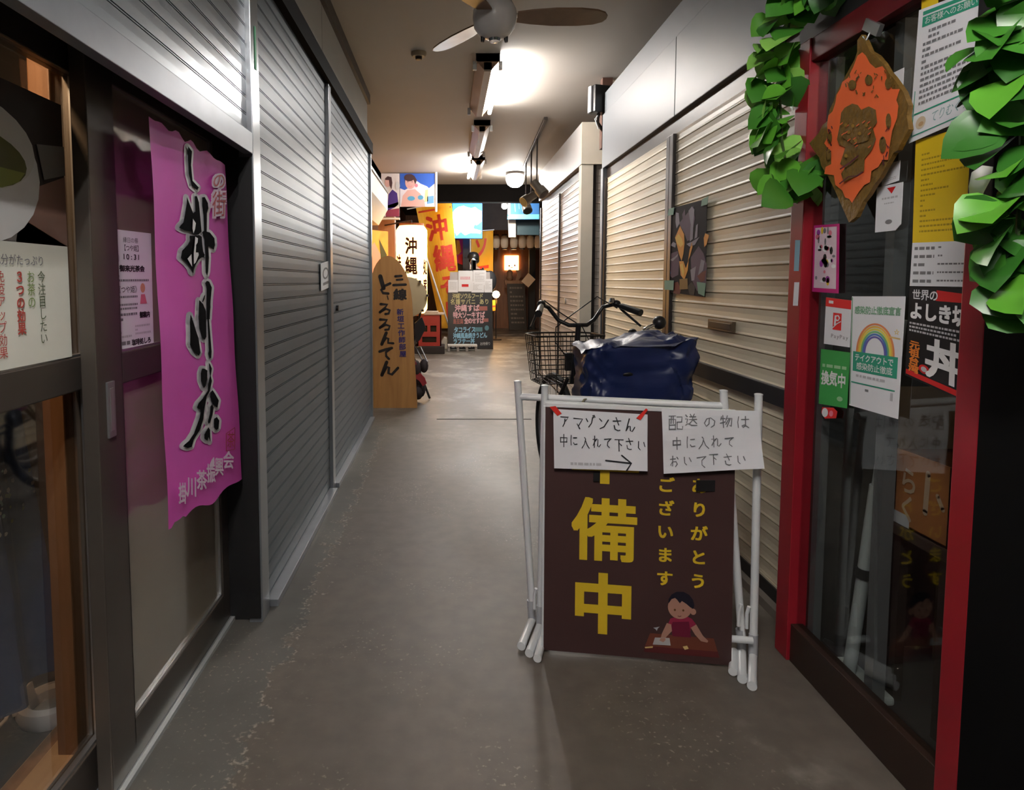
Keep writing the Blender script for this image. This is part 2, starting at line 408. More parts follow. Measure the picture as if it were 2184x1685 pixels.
o = MB().box(-3.4, 6, -3.5, 22, -.1, 0, floor_mat()).build('floor', loc=(0, 0, 0)); o['kind'] = 'structure'; o['label'] = 'worn grey concrete alley floor'
struct(MB().box(-1.0, 2.4, -3.5, 10.95, 2.85, 2.95, CEIL), 'ceiling', 'low off-white painted alley ceiling')
struct(MB().box(-3.4, 6, 10.95, 22, 3.3, 3.4, DARKWALL), 'ceiling_far', 'dark high ceiling beyond the low one')
struct(MB().box(-1.4, 2.4, 10.95, 11.15, 2.56, 3.3, M('dark beam', (.006, .005, .0045), .9, var=.3, spec=.05)), 'trim_1', 'dark beam across the end of the low ceiling')
wl = MB()
wl.box(-.92, -.80, 2.36, 5.80, 0, 2.85, DARKWALL)
wl.box(-.92, -.80, -3.5, 2.36, 2.36, 2.85, DARKWALL)
wl.box(-.92, -.76, -3.5, .55, 0, 2.36, DARKWALL)
struct(wl, 'wall_left')
wf = MB()
wf.box(-1.5, -1.32, 5.8, 20.5, 0, 3.3, BROWNWOOD)
wf.box(-1.5, -.92, 5.78, 5.8, 0, 2.95, DARKWALL)
struct(wf, 'wall_far_left')
wr = MB()
wr.box(1.275, 1.42, 2.14, 5.12, 0, 2.52, DARKWALL)
wr.box(1.20, 1.42, -3.5, 1.0, 0, 2.85, DARKWALL)
wr.box(2.2, 2.3, -3.5, 5.2, 2.4, 2.85, DARKWALL)
struct(wr, 'wall_right')
struct(MB().box(1.33, 1.45, 6.2, 8.58, 0, 2.3, DARKWALL), 'wall_far_right')
struct(MB().box(2.0, 2.1, 5.0, 6.3, 0, 2.85, M('dim beige wall', (.3, .27, .22), .8)), 'wall_side_passage')
struct(MB().box(-1.4, 6, 20.5, 20.7, 0, 3.3, BROWNWOOD), 'wall_back', 'brown wooden wall at the far end')
struct(MB().box(-3.4, 6, -3.6, -3.5, 0, 2.95, DARKWALL), 'wall_front')
struct(MB().box(4.0, 4.1, 8.6, 20.5, 0, 3.3, DARKWALL), 'wall_far_side')

# left: header, fascia, ceiling trim
struct(MB().box(-.80, -.655, .55, 5.76, 2.345, 2.435, M('dark header', (.007, .006, .006), .8, spec=.1)), 'trim_2', 'dark header above the grey shutters')
fa = MB(); fa.box(-.80, -.70, -3.5, 3.705, 2.435, 2.77, FASCIA_L); fa.box(-.80, -.70, 3.715, 5.74, 2.435, 2.77, FASCIA_L); struct(fa, 'trim_3', 'grey fascia panels above the grey shutters')
struct(MB().box(-.80, -.675, -3.5, 5.76, 2.77, 2.85, DARKBROWN), 'trim_4', 'dark brown moulding along the ceiling')
# right: fascia in two strips with a seam, dark header
fr = MB()
fr.box(1.225, 1.5, 2.0, 5.16, 2.53, 2.70, FASCIA_R)
fr.box(1.21, 1.5, 2.0, 3.525, 2.115, 2.53, FASCIA_R); fr.box(1.21, 1.5, 3.53, 5.16, 2.115, 2.53, FASCIA_R)
struct(fr, 'trim_5', 'pale steel fascia above the cream shutters', bevel=.004)
struct(MB().box(1.235, 1.42, 2.1, 5.12, 2.03, 2.115, DARKBROWN), 'trim_6', 'dark header above the cream shutters')
struct(MB().box(1.205, 1.42, 5.10, 5.17, 0, 2.115, FASCIA_R), 'trim_7', 'pale end post of the cream shutters', bevel=.003)
struct(MB().box(1.195, 1.27, 2.14, 5.1, 0, .035, M('kerb concrete', (.2, .17, .14), .8)), 'trim_8', 'low kerb under the cream shutters')
# second block on the right
BEIGE = M('beige painted post', (.56, .51, .42), .6, var=.12, scale=6)
f2 = MB(); f2.box(1.2, 1.5, 5.93, 8.62, 2.285, 2.655, M('white fascia', (.42, .41, .40), .45, var=.06)); struct(f2, 'trim_9', 'white fascia of the second shop block', bevel=.004)
struct(MB().box(1.2, 1.9, 5.90, 5.935, 2.285, 2.655, BEIGE), 'trim_10', 'beige end of the second fascia')
struct(MB().box(1.205, 1.31, 5.91, 6.03, 0, 2.285, BEIGE), 'trim_11', 'beige corner post of the second block')
struct(MB().box(1.24, 1.45, 6.03, 8.58, 2.18, 2.285, DARKBROWN), 'trim_12', 'dark header of the second block')

# ------------------------------------------------------------------ roller shutters
LP = [(-.010, 0), (-.010, .045), (0, .05), (0, .10), (-.010, .105), (-.010, .15), (.0, .155), (.0005, .6), (0, 1)]
RP = [(-.009, 0), (.003, .02), (.003, .08), (.0008, .2), (0, .55), (.002, .93), (-.009, .95), (-.009, 1)]
def curtain(mb, X, sg, y0, y1, z0, z1, pitch, prof, mat):
    pts = []; z = z0
    while z < z1 - 1e-6:
        for o, f in prof[:-1] + [prof[-1]]: pts.append((X + sg * o, min(z + f * pitch, z1)))
        z += pitch
    n = len(pts)
    mb.add([(x, y0, z) for x, z in pts] + [(x, y1, z) for x, z in pts], [(i, i + 1, n + i + 1, n + i) for i in range(n - 1)], mat)
def shutter(label, X, sg, y0, y1, z0, z1, pitch, prof, mat, bar, guide, gw=.05, group=None, gl=(True, True)):
    t = thing('roller_shutter', (X, (y0 + y1) / 2, 0), label, 'shutter', group)
    m = MB(); curtain(m, X, sg, y0, y1, z0 + bar[1], z1, pitch, prof, mat); m.build('curtain', t)
    b = MB(); xs = sorted((X - sg * .012, X + sg * bar[0])); b.box(xs[0], xs[1], y0 + .005, y1 - .005, z0, z0 + bar[1], bar[2]); b.build('bottom_bar', t, bevel=.002)
    for k, (ya, yb) in enumerate(((y0 - gw, y0), (y1, y1 + gw))):
        if gl[k]:
            xs = sorted((X - sg * .03, X + sg * .02)); MB().box(xs[0], xs[1], ya, yb, 0, z1, guide).build('guide_rail', t, bevel=.003)
    return t
GP = M('grey guide rail', (.30, .32, .34), .28, .6, var=.1)
BARL = M('bottom bar steel', (.30, .32, .35), .35, .5, var=.15, scale=12)
XL = -.69
s1 = shutter('grey roller shutter pulled half down above the glass doors', XL, 1, .6, 2.265, 1.672, 2.345, .0595, LP, M('light grey shutter paint', (.30, .33, .355), .28, .4, var=.1, scale=5), (.02, .07, BARL), GP, .09, gl=(False, True))
MB().box(-.70, -.688, 2.29, 2.345, .03, 1.66, GP).build('rail_channel', s1); MB().box(-.721, -.676, 2.256, 2.264, .02, 1.66, M('black jamb', (.008, .008, .009), .6)).build('rail_cover', s1)
MB().box(-.669, -.667, 2.305, 2.32, 1.97, 2.115, M('green tape', (.1, .55, .25), .5)).build('tape', s1)['label'] = 'strip of green tape'
s2 = shutter('closed grey roller shutter just past the pink banner', XL, 1, 2.375, 3.72, .0, 2.345, .0595, LP, SHUT_L, (.045, .028, BARL), GP, .075, gl=(False, True))
MB().box(-.70, -.70 + .005, 2.375, 3.72, .028, .035, SHUT_L).build('sealing_strip', s2)
s3 = shutter('closed grey roller shutter beside the tall wooden sign', XL, 1, 3.80, 5.72, .0, 2.345, .0595, LP, SHUT_L, (.04, .028, BARL), GP, .05, gl=(False, True))
MB().cyl((-.69, 4.0, 1.07), (-.675, 4.0, 1.07), .018, BLACKPLASTIC).build('lock', s3)
XR = 1.235
DG = M('dark bronze guide rail', (.06, .052, .05), .35, .5)
s4 = shutter('cream roller shutter with dark rub rail and mail slot', XR, -1, 2.2, 3.555, .085, 2.03, .0572, RP, SHUT_R, (.005, .012, SHUT_R), DG, .05)
MB().box(XR - .02, XR, 2.2, 3.555, .775, .845, M('dark rub rail', (.02, .017, .016), .5)).build('rub_rail', s4, bevel=.003)
MB().box(XR - .01, XR + .02, 2.2, 3.555, .035, .085, BLACKPAINT).build('rubber_skirt', s4)
ms = MB(); c = onX(1537, 694, XR - .012)
ms.box(XR - .018, XR - .002, c.y - .13, c.y + .13, c.z - .024, c.z + .024, M('mail slot brass', (.16, .12, .08), .4, .6)); ms.box(XR - .021, XR - .017, c.y - .115, c.y + .115, c.z - .014, c.z + .014, DARKBROWN); ms.build('mail_slot', s4, bevel=.002)
s5 = shutter('cream roller shutter behind the bicycle handlebars', XR, -1, 3.66, 5.06, .085, 2.03, .0572, RP, SHUT_R, (.005, .012, SHUT_R), DG, .05)
MB().box(XR - .01, XR + .02, 3.66, 5.06, .035, .085, BLACKPAINT).build('rubber_skirt', s5)
SHUT_F = M('shaded cream shutter paint', (.52, .47, .42), .4, .05, var=.08, scale=4)  # cream with the far block's pinkish shade put into the colour
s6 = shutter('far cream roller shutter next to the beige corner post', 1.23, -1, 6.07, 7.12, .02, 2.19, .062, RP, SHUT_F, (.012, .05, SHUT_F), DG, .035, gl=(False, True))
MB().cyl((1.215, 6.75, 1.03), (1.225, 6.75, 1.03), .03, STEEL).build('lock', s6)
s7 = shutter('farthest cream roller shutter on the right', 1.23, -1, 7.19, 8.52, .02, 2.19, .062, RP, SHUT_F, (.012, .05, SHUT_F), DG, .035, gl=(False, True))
# narrow shutter in the side passage (faces the camera)
t = thing('roller_shutter', (1.6, 5.97, 0), 'narrow cream roller shutter facing out of the side passage', 'shutter')
m = MB(); pts = []; z = .02
while z < 2.28:
    for o, f in RP: pts.append((5.97 - o, min(z + f * .062, 2.285)))
    z += .062
n = len(pts); m.add([(1.34, y, z) for y, z in pts] + [(1.95, y, z) for y, z in pts], [(i, i + 1, n + i + 1, n + i) for i in range(n - 1)], SHUT_F); m.build('curtain', t)
MB().box(1.31, 1.345, 5.94, 5.99, 0, 2.285, DG).build('guide_rail', t)

# ------------------------------------------------------------------ left shop: sliding doors, interior
li = MB()
li.box(-2.3, -.92, .55, 2.36, 0, .055, M('shop floor dark', (.06, .055, .06), .4))
struct(li, 'floor_shop_left')
lw = MB(); lw.box(-2.3, -2.2, .5, 2.4, 0, 2.4, DARKWALL); lw.box(-2.3, -.92, .45, .55, 0, 2.4, DARKWALL); lw.box(-2.3, -.92, 2.3, 2.4, 0, 2.4, DARKWALL); lw.box(-2.3, -.8, .45, 2.4, 2.36, 2.4, DARKWALL)
struct(lw, 'wall_shop_left')
struct(MB().box(-.80, -.695, 2.285, 2.36, 0, 1.72, M('black jamb', (.008, .008, .009), .6)), 'trim_13', 'black jamb between glass door and shutter')
struct(MB().box(-.9, -.78, .55, 2.285, 1.78, 2.36, BLACKPAINT), 'trim_14', 'black lintel over the glass doors')
FROST = M('brown frosted glass', (.27, .235, .18), .10, var=.12, scale=2, spec=.75)
def door(name, label, X, y0, y1, ls, rs, ztop, pane):
    d = thing(name, (X, (y0 + y1) / 2, 0), label, 'door', kind='structure')
    x0, x1 = X - .018, X + .018
    f = MB(); f.box(x0, x1, y0, y0 + ls, .015, ztop, BRONZE); f.box(x0, x1, y1 - rs, y1, .015, ztop, BRONZE)
    f.box(x0, x1, y0 + ls, y1 - rs, .015, .125, BRONZE); f.box(x0, x1, y0 + ls, y1 - rs, .985, 1.062, BRONZE); f.box(x0, x1, y0 + ls, y1 - rs, ztop - .08, ztop, BRONZE)
    f.build('door_frame', d, bevel=.003)
    for za, zb in ((.125, .985), (1.062, ztop - .08)):
        MB().box(X - .004, X + .004, y0 + ls, y1 - rs, za, zb, pane).build('glass_pane', d)
        g = MB(); e = .006
        g.box(X - .002, X + .012, y0 + ls, y1 - rs, za, za + e, STEEL); g.box(X - .002, X + .012, y0 + ls, y0 + ls + e, za, zb, STEEL); g.box(X - .002, X + .012, y1 - rs - e, y1 - rs, za, zb, STEEL); g.build('glazing_bead', d)
    return d
CLEAR = glass('clear glass')
CLEAR2 = glass('dark clear glass', (.9, .92, .91), .16)
d1 = door('door_1', 'near bronze sliding door with clear glass and tea poster', -.862, .62, 1.548, .06, .036, 1.78, CLEAR)
d2 = door('door_2', 'bronze sliding door with brown frosted glass behind pink banner', -.812, 1.452, 2.283, .115, .065, 1.78, FROST)
h = MB(); a = onX(226, 816, -.793); b = onX(243, 930, -.793)
h.box(-.795, -.789, a.y, a.y + .032, b.z, a.z, M('handle steel', (.4, .41, .42), .3, .8)); h.box(-.79, -.788, a.y + .008, a.y + .024, b.z + .015, a.z - .015, STEEL); h.build('handle', d2, bevel=.002)['label'] = 'flush steel pull'
struct(MB().box(-.90, -.79, .55, 2.285, 0, .014, M('door track aluminium', (.5, .53, .55), .3, .7)), 'trim_15', 'aluminium track under the glass doors')
struct(MB().box(-.79, -.778, .55, 2.285, 0, .013, M('bright track edge', (.62, .66, .66), .3, .5)), 'trim_16', 'bright track edge along the glass doors')
# wooden inner frame and sill seen through the near door
WARM = wood('warm brown timber', (.20, .095, .04), (.30, .15, .07), (6, 6, .5))
TAN = wood('tan timber', (.42, .24, .11), (.55, .34, .17), (6, .5, 6))
iw = MB(); iw.box(-.955, -.905, 1.505, 1.545, .075, 2.0, WARM); iw.box(-.955, -.895, 1.547, 1.60, .075, 2.0, WARM); iw.box(-.955, -.90, 1.602, 1.68, .075, 2.0, WARM); struct(iw, 'trim_17', 'brown wooden inner door post', bevel=.004)
isl = MB(); isl.box(-.985, -.905, .56, 2.2, .055, .078, TAN); isl.box(-1.03, -.99, .56, 2.2, .055, .07, WARM); struct(isl, 'trim_18', 'tan wooden sill inside the near door', bevel=.003)

# ================================================================== CEILING THINGS
REFL = M('tarnished reflector', (.30, .19, .12), .35, .15, var=.15, scale=5)
FIXB = M('fixture body', (.42, .36, .30), .5, var=.1)
TUBEON = M('lit fluorescent tube', (1, 1, 1), .4, var=0, emit=TUBE, ecol=(1, .98, .95))
TUBEON2 = M('lit fluorescent tube behind', (1, 1, 1), .4, var=0, emit=BACK_TUBE, ecol=(1, .985, .975))
TUBEOFF = M('unlit fluorescent tube', (.5, .42, .36), .25)
def fixture(label, X, y0, y1, tubes, on=None):
    t = thing('ceiling_light', (X, (y0 + y1) / 2, 2.85), label, 'ceiling light', 'fluorescent fittings along the ceiling')
    m = MB(); sec = [(X - .085, 2.85), (X + .085, 2.85), (X + .085, 2.80), (X + .028, 2.735), (X - .028, 2.735), (X - .085, 2.80)]
    m.prism([(x, y0, z) for x, z in sec], (0, y1 - y0, 0), REFL); m.box(X - .026, X + .026, y0 + .01, y1 - .01, 2.728, 2.737, FIXB); m.build('housing', t, bevel=.002)
    for y in (y0, y1 - .012):
        MB().box(X - .088, X + .088, y, y + .012, 2.79, 2.85, FIXB).build('end_plate', t, bevel=.002); MB().box(X - .03, X + .03, y, y + .012, 2.732, 2.79, FIXB).build('end_cap', t, bevel=.002)
    for sg, st in tubes:
        x = X + sg * .092
        for y in (y0 + .012, y1 - .042): MB().box(x - .014, x + .014, y, y + .03, 2.74, 2.80, WHITEPIPE).build('lamp_holder', t, bevel=.003)
        if st != 'none': MB().cyl((x, y0 + .042, 2.757), (x, y1 - .042, 2.757), .0165, (on or TUBEON) if st else TUBEOFF, n=14).build('fluorescent_tube', t, smooth=True)
    return t
fixture('lit fluorescent fitting just beyond the ceiling fan', .285, 4.72, 6.02, ((1, True), (-1, 'none')))
fixture('unlit fluorescent fitting between the two lit ones', .345, 6.62, 8.0, ((1, 'none'), (-1, 'none')))
fixture('far lit fluorescent fitting above the yellow banner', .395, 8.45, 9.7, ((-1, True), (1, 'none')))
fixture('lit fluorescent fitting overhead before the ceiling fan', -.1, -.85, .45, ((1, True), (-1, True)), TUBEON2)

# ceiling fan
c = onY(1055, 38, 3.24)
fan = thing('ceiling_fan', (c.x, c.y, 2.85), 'ceiling fan with white hub and three brown wooden blades', 'ceiling fan')
WHITEMET = M('white enamel', (.82, .80, .77), .25, var=.05)
MB().lathe(c, [(0, -.10), (.04, -.098), (.075, -.08), (.10, -.045), (.107, 0), (.104, .035), (.085, .07), (.05, .085), (0, .09)], WHITEMET, n=36).build('motor_hub', fan, smooth=True)
MB().cyl((c.x, c.y, c.z + .08), (c.x, c.y, 2.85), .014, WHITEMET).build('down_rod', fan, smooth=True)
MB().lathe((c.x, c.y, 2.85), [(.07, 0), (.065, -.03), (.03, -.055), (.014, -.06)], WHITEMET).build('ceiling_rose', fan, smooth=True)
MB().lathe((c.x, c.y, c.z - .1), [(.03, 0), (.026, -.012), (0, -.016)], CHROME).build('chrome_cap', fan, smooth=True)
for k in (-1, 1): MB().cyl((c.x + k * .055, c.y + .01, c.z - .085), (c.x + k * .058, c.y + .01, c.z - .112), .012, BLACKPLASTIC, .008).build('lamp_socket', fan, smooth=True)
BLADE = wood('fan blade veneer', (.20, .115, .06), (.30, .18, .10), (2, 2, 2), .35)
for ang in (0, 122, 240):
    d = V((math.cos(math.radians(ang)), math.sin(math.radians(ang)), 0)); L = .55; sd = V((-d.y, d.x, 0)); tl = V((0, 0, 1)) * .012
    m = MB(); top = []; bot = []
    prof = [(.11, .04), (.18, .055), (.29, .068), (.41, .068), (.49, .056), (.53, .036), (.545, .012)]
    P_ = [(r, hw) for r, hw in prof] + [(r, -hw) for r, hw in prof[::-1]]
    q = [c + V((0, 0, .0)) + d * r + sd * w_ + tl * (-w_ / .06) for r, w_ in P_]
    m.prism(q, (0, 0, .008), BLADE); m.build('fan_blade', fan, bevel=.002)
    a = MB(); a.obox(c + d * .12 + V((0, 0, .012)), d * .05, sd * .018, (0, 0, .004), CHROME); a.build('blade_arm', fan, bevel=.002)
# smoke detector
p = onZ(893, 112, 2.85)
t = thing('smoke_detector', p, 'small round smoke detector on the ceiling left of the fan', 'smoke detector')
MB().lathe(p, [(.055, 0), (.055, -.015), (.045, -.03), (0, -.03)], M('aged cream plastic', (.38, .30, .2), .5)).build('base', t, smooth=True)
MB().lathe(p - V((0, 0, .03)), [(.025, 0), (.022, -.02), (0, -.024)], DARKBROWN).build('sensor', t, smooth=True)

# spotlight rail with three hanging spots
r0, r1 = V((.965, 6.5, 2.835)), V((1.075, 9.4, 2.835))
t = thing('spotlight_rail', (r0 + r1) / 2, 'dark spotlight rail fixed to the ceiling on the right', 'light rail')
MB().obox((r0 + r1) / 2, (r1 - r0) / 2, (.018, 0, 0), (0, 0, .014), DARKBROWN).build('rail', t, bevel=.003)
SPOT = M('dull grey spot metal', (.14, .13, .11), .4, .5)
for (px, py, Y, tilt, nm) in ((1151, 300, 7.35, (.35, -.3, -.5), 'nearest'), (1135, 322, 8.05, (-.5, -.3, -.35), 'middle'), (1122, 345, 8.85, (.1, -.5, -.6), 'farthest')):
    top = r0 + (r1 - r0) * ((Y - r0.y) / (r1.y - r0.y)); z0 = {7.35: 2.30, 8.05: 2.27, 8.85: 2.28}[Y]
    s_ = thing('spotlight', top, nm + ' grey spotlight hanging on a thin rod from the ceiling rail', 'spotlight', 'spotlights under the ceiling rail')
    MB().cyl(top - V((0, 0, .012)), (top.x, top.y, z0), .009, DARKBROWN, n=8).build('rod', s_, smooth=True)
    e = V((top.x, top.y, z0)); d = V(tilt).normalized()
    m = MB(); m.cyl(e - d * .06, e + d * .05, .05, SPOT, n=18); m.cyl(e + d * .05, e + d * .14, .062, SPOT, .066, n=18); m.build('spot_head', s_, smooth=True)
    MB().cyl(e + d * .138, e + d * .142, .05, BLACKPLASTIC).build('lens', s_)
# round bright lamp under the ceiling near the spots
p = V((1.0, 9.75, 2.85))
t = thing('dome_lamp', p, 'bright white dome lamp on the ceiling beside the spotlights', 'lamp')
MB().lathe(p, [(.14, 0), (.14, -.03), (.12, -.05)], DARKBROWN).build('base', t, smooth=True)
MB().lathe(p - V((0, 0, .05)), [(.13, 0), (.135, -.06), (.11, -.13), (.06, -.165), (0, -.17)], M('lit dome', (1, 1, 1), .4, var=0, emit=20, ecol=(1, .98, .93))).build('globe', t, smooth=True)
# loudspeaker on the brown pole at the end of the right fascia
p = onY(1293, 170, 5.30)
struct(MB().box(p.x - .035, p.x + .045, 5.27, 5.35, 2.3, 2.85, M('rusty brown post', (.10, .045, .03), .6)), 'trim_19', 'brown post above the end of the steel fascia')
t = thing('loudspeaker', (1.2, 5.24, 2.66), 'small black box loudspeaker with white edge at the end of the steel fascia', 'loudspeaker')
m = MB(); m.obox((1.195, 5.235, 2.665), (.065, .02, 0), (-.02, .05, 0), (0, 0, .105), BLACKPLASTIC); m.build('cabinet', t, bevel=.008)
MB().obox((1.122, 5.215, 2.665), (.006, .002, 0), (-.006, .018, 0), (0, 0, .1), M('white grille', (.7, .7, .7), .5)).build('grille', t, bevel=.002)
MB().tube([(1.2, 5.25, 2.57), (1.19, 5.26, 2.5), (1.24, 5.28, 2.44), (1.255, 5.3, 2.40)], .014, DARKBROWN, 8).build('bracket', t, smooth=True)
MB().tube([(1.215, 5.24, 2.58), (1.17, 5.25, 2.52), (1.2, 5.26, 2.45), (1.25, 5.29, 2.47)], .005, WHITEPIPE, 6).build('cable', t, smooth=True)

# ================================================================== LEFT SIDE: POSTERS, BANNER
# tea poster inside the near door (plane just behind the glass)
f = Flat([V((-.848, .9, onX(0, 165, -.848).z)), V((-.848, 1.45, onX(0, 165, -.848).z)), V((-.848, 1.45, 1.066)), V((-.848, .9, 1.066))], 160, 160, n=(1, 0, 0))
DKB = ink('poster dark brown', (.045, .032, .028)); CREAM = ink('poster cream', (.90, .90, .80)); LG = ink('bowl white', (.72, .72, .68)); TEA = ink('tea green', (.26, .30, .05)); TEA2 = ink('tea dark green', (.12, .12, .02)); MIDG = ink('poster mid grey', (.22, .20, .18)); SALMON = ink('poster salmon', (.30, .17, .13))
f.base(DKB).up()
f.rect(0, 78, 160, 90, MIDG).up().rect(0, 88, 160, 160, CREAM)  # dark top and grey band: print plus the half-lowered shutter's shadow painted in
f.poly([(0, 78), (100, 70), (160, 72), (160, 89), (0, 89)], MIDG).poly([(118, 60), (160, 45), (160, 89), (110, 89)], SALMON).up()
bx = 78
f.ell(bx, 52, 56, 40, WHITE).up().ell(bx, 38, 52, 25, LG).up().ell(bx, 46, 44, 16, TEA2).up().poly([(bx - 42, 49), (bx + 42, 49), (bx + 36, 55), (bx + 22, 60), (bx, 62), (bx - 22, 60), (bx - 36, 55)], TEA)
f.poly([(132, 30), (160, 26), (160, 44), (138, 50)], MIDG).up()
f.text('に健康成分がたっぷり', 70, 96, 6.4, 6.4, GREYINK)
DG2 = ink('poster dark green', (.10, .13, .06)); DR = ink('poster red', (.55, .08, .06)); PK = ink('poster pink', (.6, .2, .2)); 
f.text('今注目したい', 127, 105, 7.4, 7.4, DG2, True).text('お茶の', 117, 105, 7.4, 7.4, ink('poster green', (.22, .33, .08)), True).text('３つの効果', 107, 105, 7.4, 7.4, DR, True, .02).text('免疫アップ効果', 91, 105, 7.0, 7.0, DR, True).text('美容にうれしい効果', 78, 105, 5.6, 5.6, PALEGREY, True)
f.build('poster', None, 'green tea poster with a bowl on the near glass door', 'poster')
# white notice on the frosted door
f = Flat(quadX(-.805, (231, 487), (322, 498), (328, 736), (243, 752)), 100, 145, n=(1, 0, 0))
f.base(PAPER)
f.text('縁日の祭', 30, 8, 9, 7, GREYINK).text('【つや姫】', 27, 17, 9, 8, BLACK).text('10:31', 24, 27, 14, 9, BLACK, bold=.01).text('御来光茶会', 20, 42, 12, 8, BLACK, bold=.03)
f.lines(12, 54, 92, 64, 2, GREYINK).text('《つや姫》', 10, 67, 11, 9, BLACK).lines(10, 79, 60, 98, 4, GREYINK).lines(14, 100, 60, 112, 2, GREYINK).text('御案内', 64, 100, 9, 8, BLACK, bold=.04)
f.lines(10, 122, 45, 132, 2, PALEGREY, jit=.5).lines(52, 116, 92, 130, 3, PALEGREY).lines(10, 134, 38, 139, 1, GREYINK, .9).text('珈琲処しろ', 42, 133, 10, 8, BLACK, bold=.03)
f.ell(74, 70, 6, 6, ink('skin tone', (.7, .35, .2))).poly([(66, 90), (69, 78), (79, 78), (84, 90)], ink('rose', (.7, .18, .25))).ell(12, 20, 5, 7, ink('pale lilac', (.6, .58, .65))).ell(17, 34, 4, 5, ink('pale lilac', (.6, .58, .65)))
f.build('notice', None, 'white printed notice taped to the frosted glass door', 'notice')

# pink banner (calligraphy strokes, gentle ripples)
PINK = translucent(M('magenta cloth', (1, .14, .72), .65, var=.06, scale=14), .25)
XB = -.725
def bw(p):                                        # ripple outwards
    y, z = p.y, p.z
    return V((.0022 * math.sin(y * 23 + z * 3) + .0015 * math.sin(z * 17 + y * 9), 0, 0))
def BP(x, y): q = onX(x, y, XB); return q + bw(q)
f = Flat(P=BP, n=(1, 0, 0), step=.0016)
cr = [(320, 248), (480, 352), (516, 1022), (358, 1130)]
def bil(u, v):
    TL, TR, BR, BL = [V((p[0], p[1], 0)) for p in cr]
    q = (TL * (1 - u) + TR * u) * (1 - v) + (BL * (1 - u) + BR * u) * v
    jag = 0
    if v == 1: jag = 9 * math.sin(u * 13) * math.sin(math.pi * u) + (-9 if .08 < u < .22 else 0)
    if v == 0: jag = 7 * math.sin(u * 31) * math.sin(math.pi * u)
    return BP(q.x, q.y + jag)
f.mb.grid(bil, 24, 60, PINK); f.k = 1
def rg(ox, oy, s): return lambda L: [(ox + a / s, oy + b / s) for a, b in L]
r2, r3, r1 = rg(360, 380, 5.617), rg(360, 640, 3.83), rg(0, 80, 2.718)
ST = [r2(x) for x in (
    [(190, 225), (215, 290), (270, 420), (300, 400), (300, 215), (330, 215), (355, 290), (370, 480), (380, 640), (330, 680), (255, 670), (240, 640), (190, 635), (150, 625), (95, 595), (105, 570), (140, 530), (160, 430), (185, 300)],
    [(215, 690), (280, 690), (340, 680), (380, 700), (385, 790), (395, 880), (415, 920), (400, 950), (370, 950), (330, 980), (290, 1040), (270, 1090), (262, 1140), (245, 1120), (235, 1080), (190, 1020), (120, 955), (130, 870), (190, 800), (220, 750)],
    [(395, 230), (425, 225), (460, 300), (465, 360), (450, 420), (445, 640), (480, 650), (530, 720), (535, 800), (520, 860), (490, 830), (460, 810), (465, 950), (455, 1120), (445, 1170), (425, 1130), (420, 900), (412, 720), (385, 650), (412, 630), (410, 440), (395, 330)],
    [(420, 1260), (440, 1230), (470, 1240), (500, 1310), (490, 1470), (485, 1690), (445, 1690), (440, 1500), (440, 1300)],
    [(345, 1460), (380, 1490), (425, 1580), (440, 1690), (335, 1690), (340, 1560)],
    [(425, 1395), (415, 1450), (395, 1490), (385, 1475), (410, 1410)],
    [(240, 1635), (262, 1690), (232, 1690)])] + [r3(x) for x in (
    [(162, 120), (185, 180), (205, 250), (225, 310), (240, 430), (225, 455), (190, 430), (155, 365), (158, 280), (156, 180)],
    [(240, 10), (270, 30), (298, 90), (300, 300), (285, 325), (260, 310), (235, 230), (228, 140), (236, 60)],
    [(305, 0), (332, 0), (335, 60), (325, 160), (335, 280), (345, 420), (340, 470), (325, 480), (312, 440), (320, 410), (315, 250), (308, 100)],
    [(250, 560), (270, 560), (300, 575), (295, 650), (280, 700), (265, 720), (240, 660), (238, 600)],
    [(315, 510), (330, 530), (342, 560), (330, 620), (340, 660), (320, 740), (315, 750), (290, 790), (270, 900), (265, 970), (240, 1060), (195, 1140), (180, 1200), (150, 1208), (112, 1195), (130, 1175), (160, 1150), (195, 1090), (235, 960), (245, 890), (235, 895), (212, 880), (222, 845), (260, 800), (300, 740), (302, 690), (322, 620), (318, 560)],
    [(325, 755), (345, 735), (370, 770), (398, 820), (388, 880), (370, 870), (345, 850), (320, 790)],
    [(340, 850), (355, 880), (345, 940), (325, 1000), (308, 1010), (305, 990), (320, 930), (325, 870)],
    [(360, 970), (385, 955), (405, 985), (400, 1050), (385, 1063), (360, 1040)],
    [(285, 1080), (310, 1040), (325, 1060), (330, 1160), (312, 1120), (300, 1150), (275, 1130), (275, 1100)])] + [r1([(1080, 630), (1105, 660), (1100, 740), (1110, 830), (1150, 870), (1140, 885), (1105, 860), (1085, 790), (1080, 700)])]
HOLE = [r2(x) for x in ([(255, 485), (295, 540), (280, 610), (255, 665), (245, 600)], [(280, 700), (318, 720), (312, 770), (290, 800), (285, 890), (320, 890), (325, 920), (285, 1010), (262, 1030), (258, 900), (270, 800)], [(185, 965), (230, 910), (240, 1060)])]
BW = M('banner white print', (.92, .90, .95), .6, var=.04); BK = M('banner black print', (.004, .004, .005), .95, var=.1, spec=.05)
for p in ST: f.poly(p, BW).outline(p, BW, 13)
f.up().up()
for p in ST: f.poly(p, BK)
f.up()
for p in HOLE: f.poly(p, BW)
BR_ = M('banner red print', (.50, .03, .05), .6); BP_ = M('banner pale print', (.95, .72, .9), .6)
for ch, x, y, w_, h_ in (('の', 447, 368, 28, 36), ('街', 448, 408, 28, 56)):
    f.char(ch, x, y, w_, h_, BP_, .09)
f.up()
for ch, x, y, w_, h_ in (('の', 447, 368, 28, 36), ('街', 448, 408, 28, 56)): f.char(ch, x, y, w_, h_, BR_, .0)
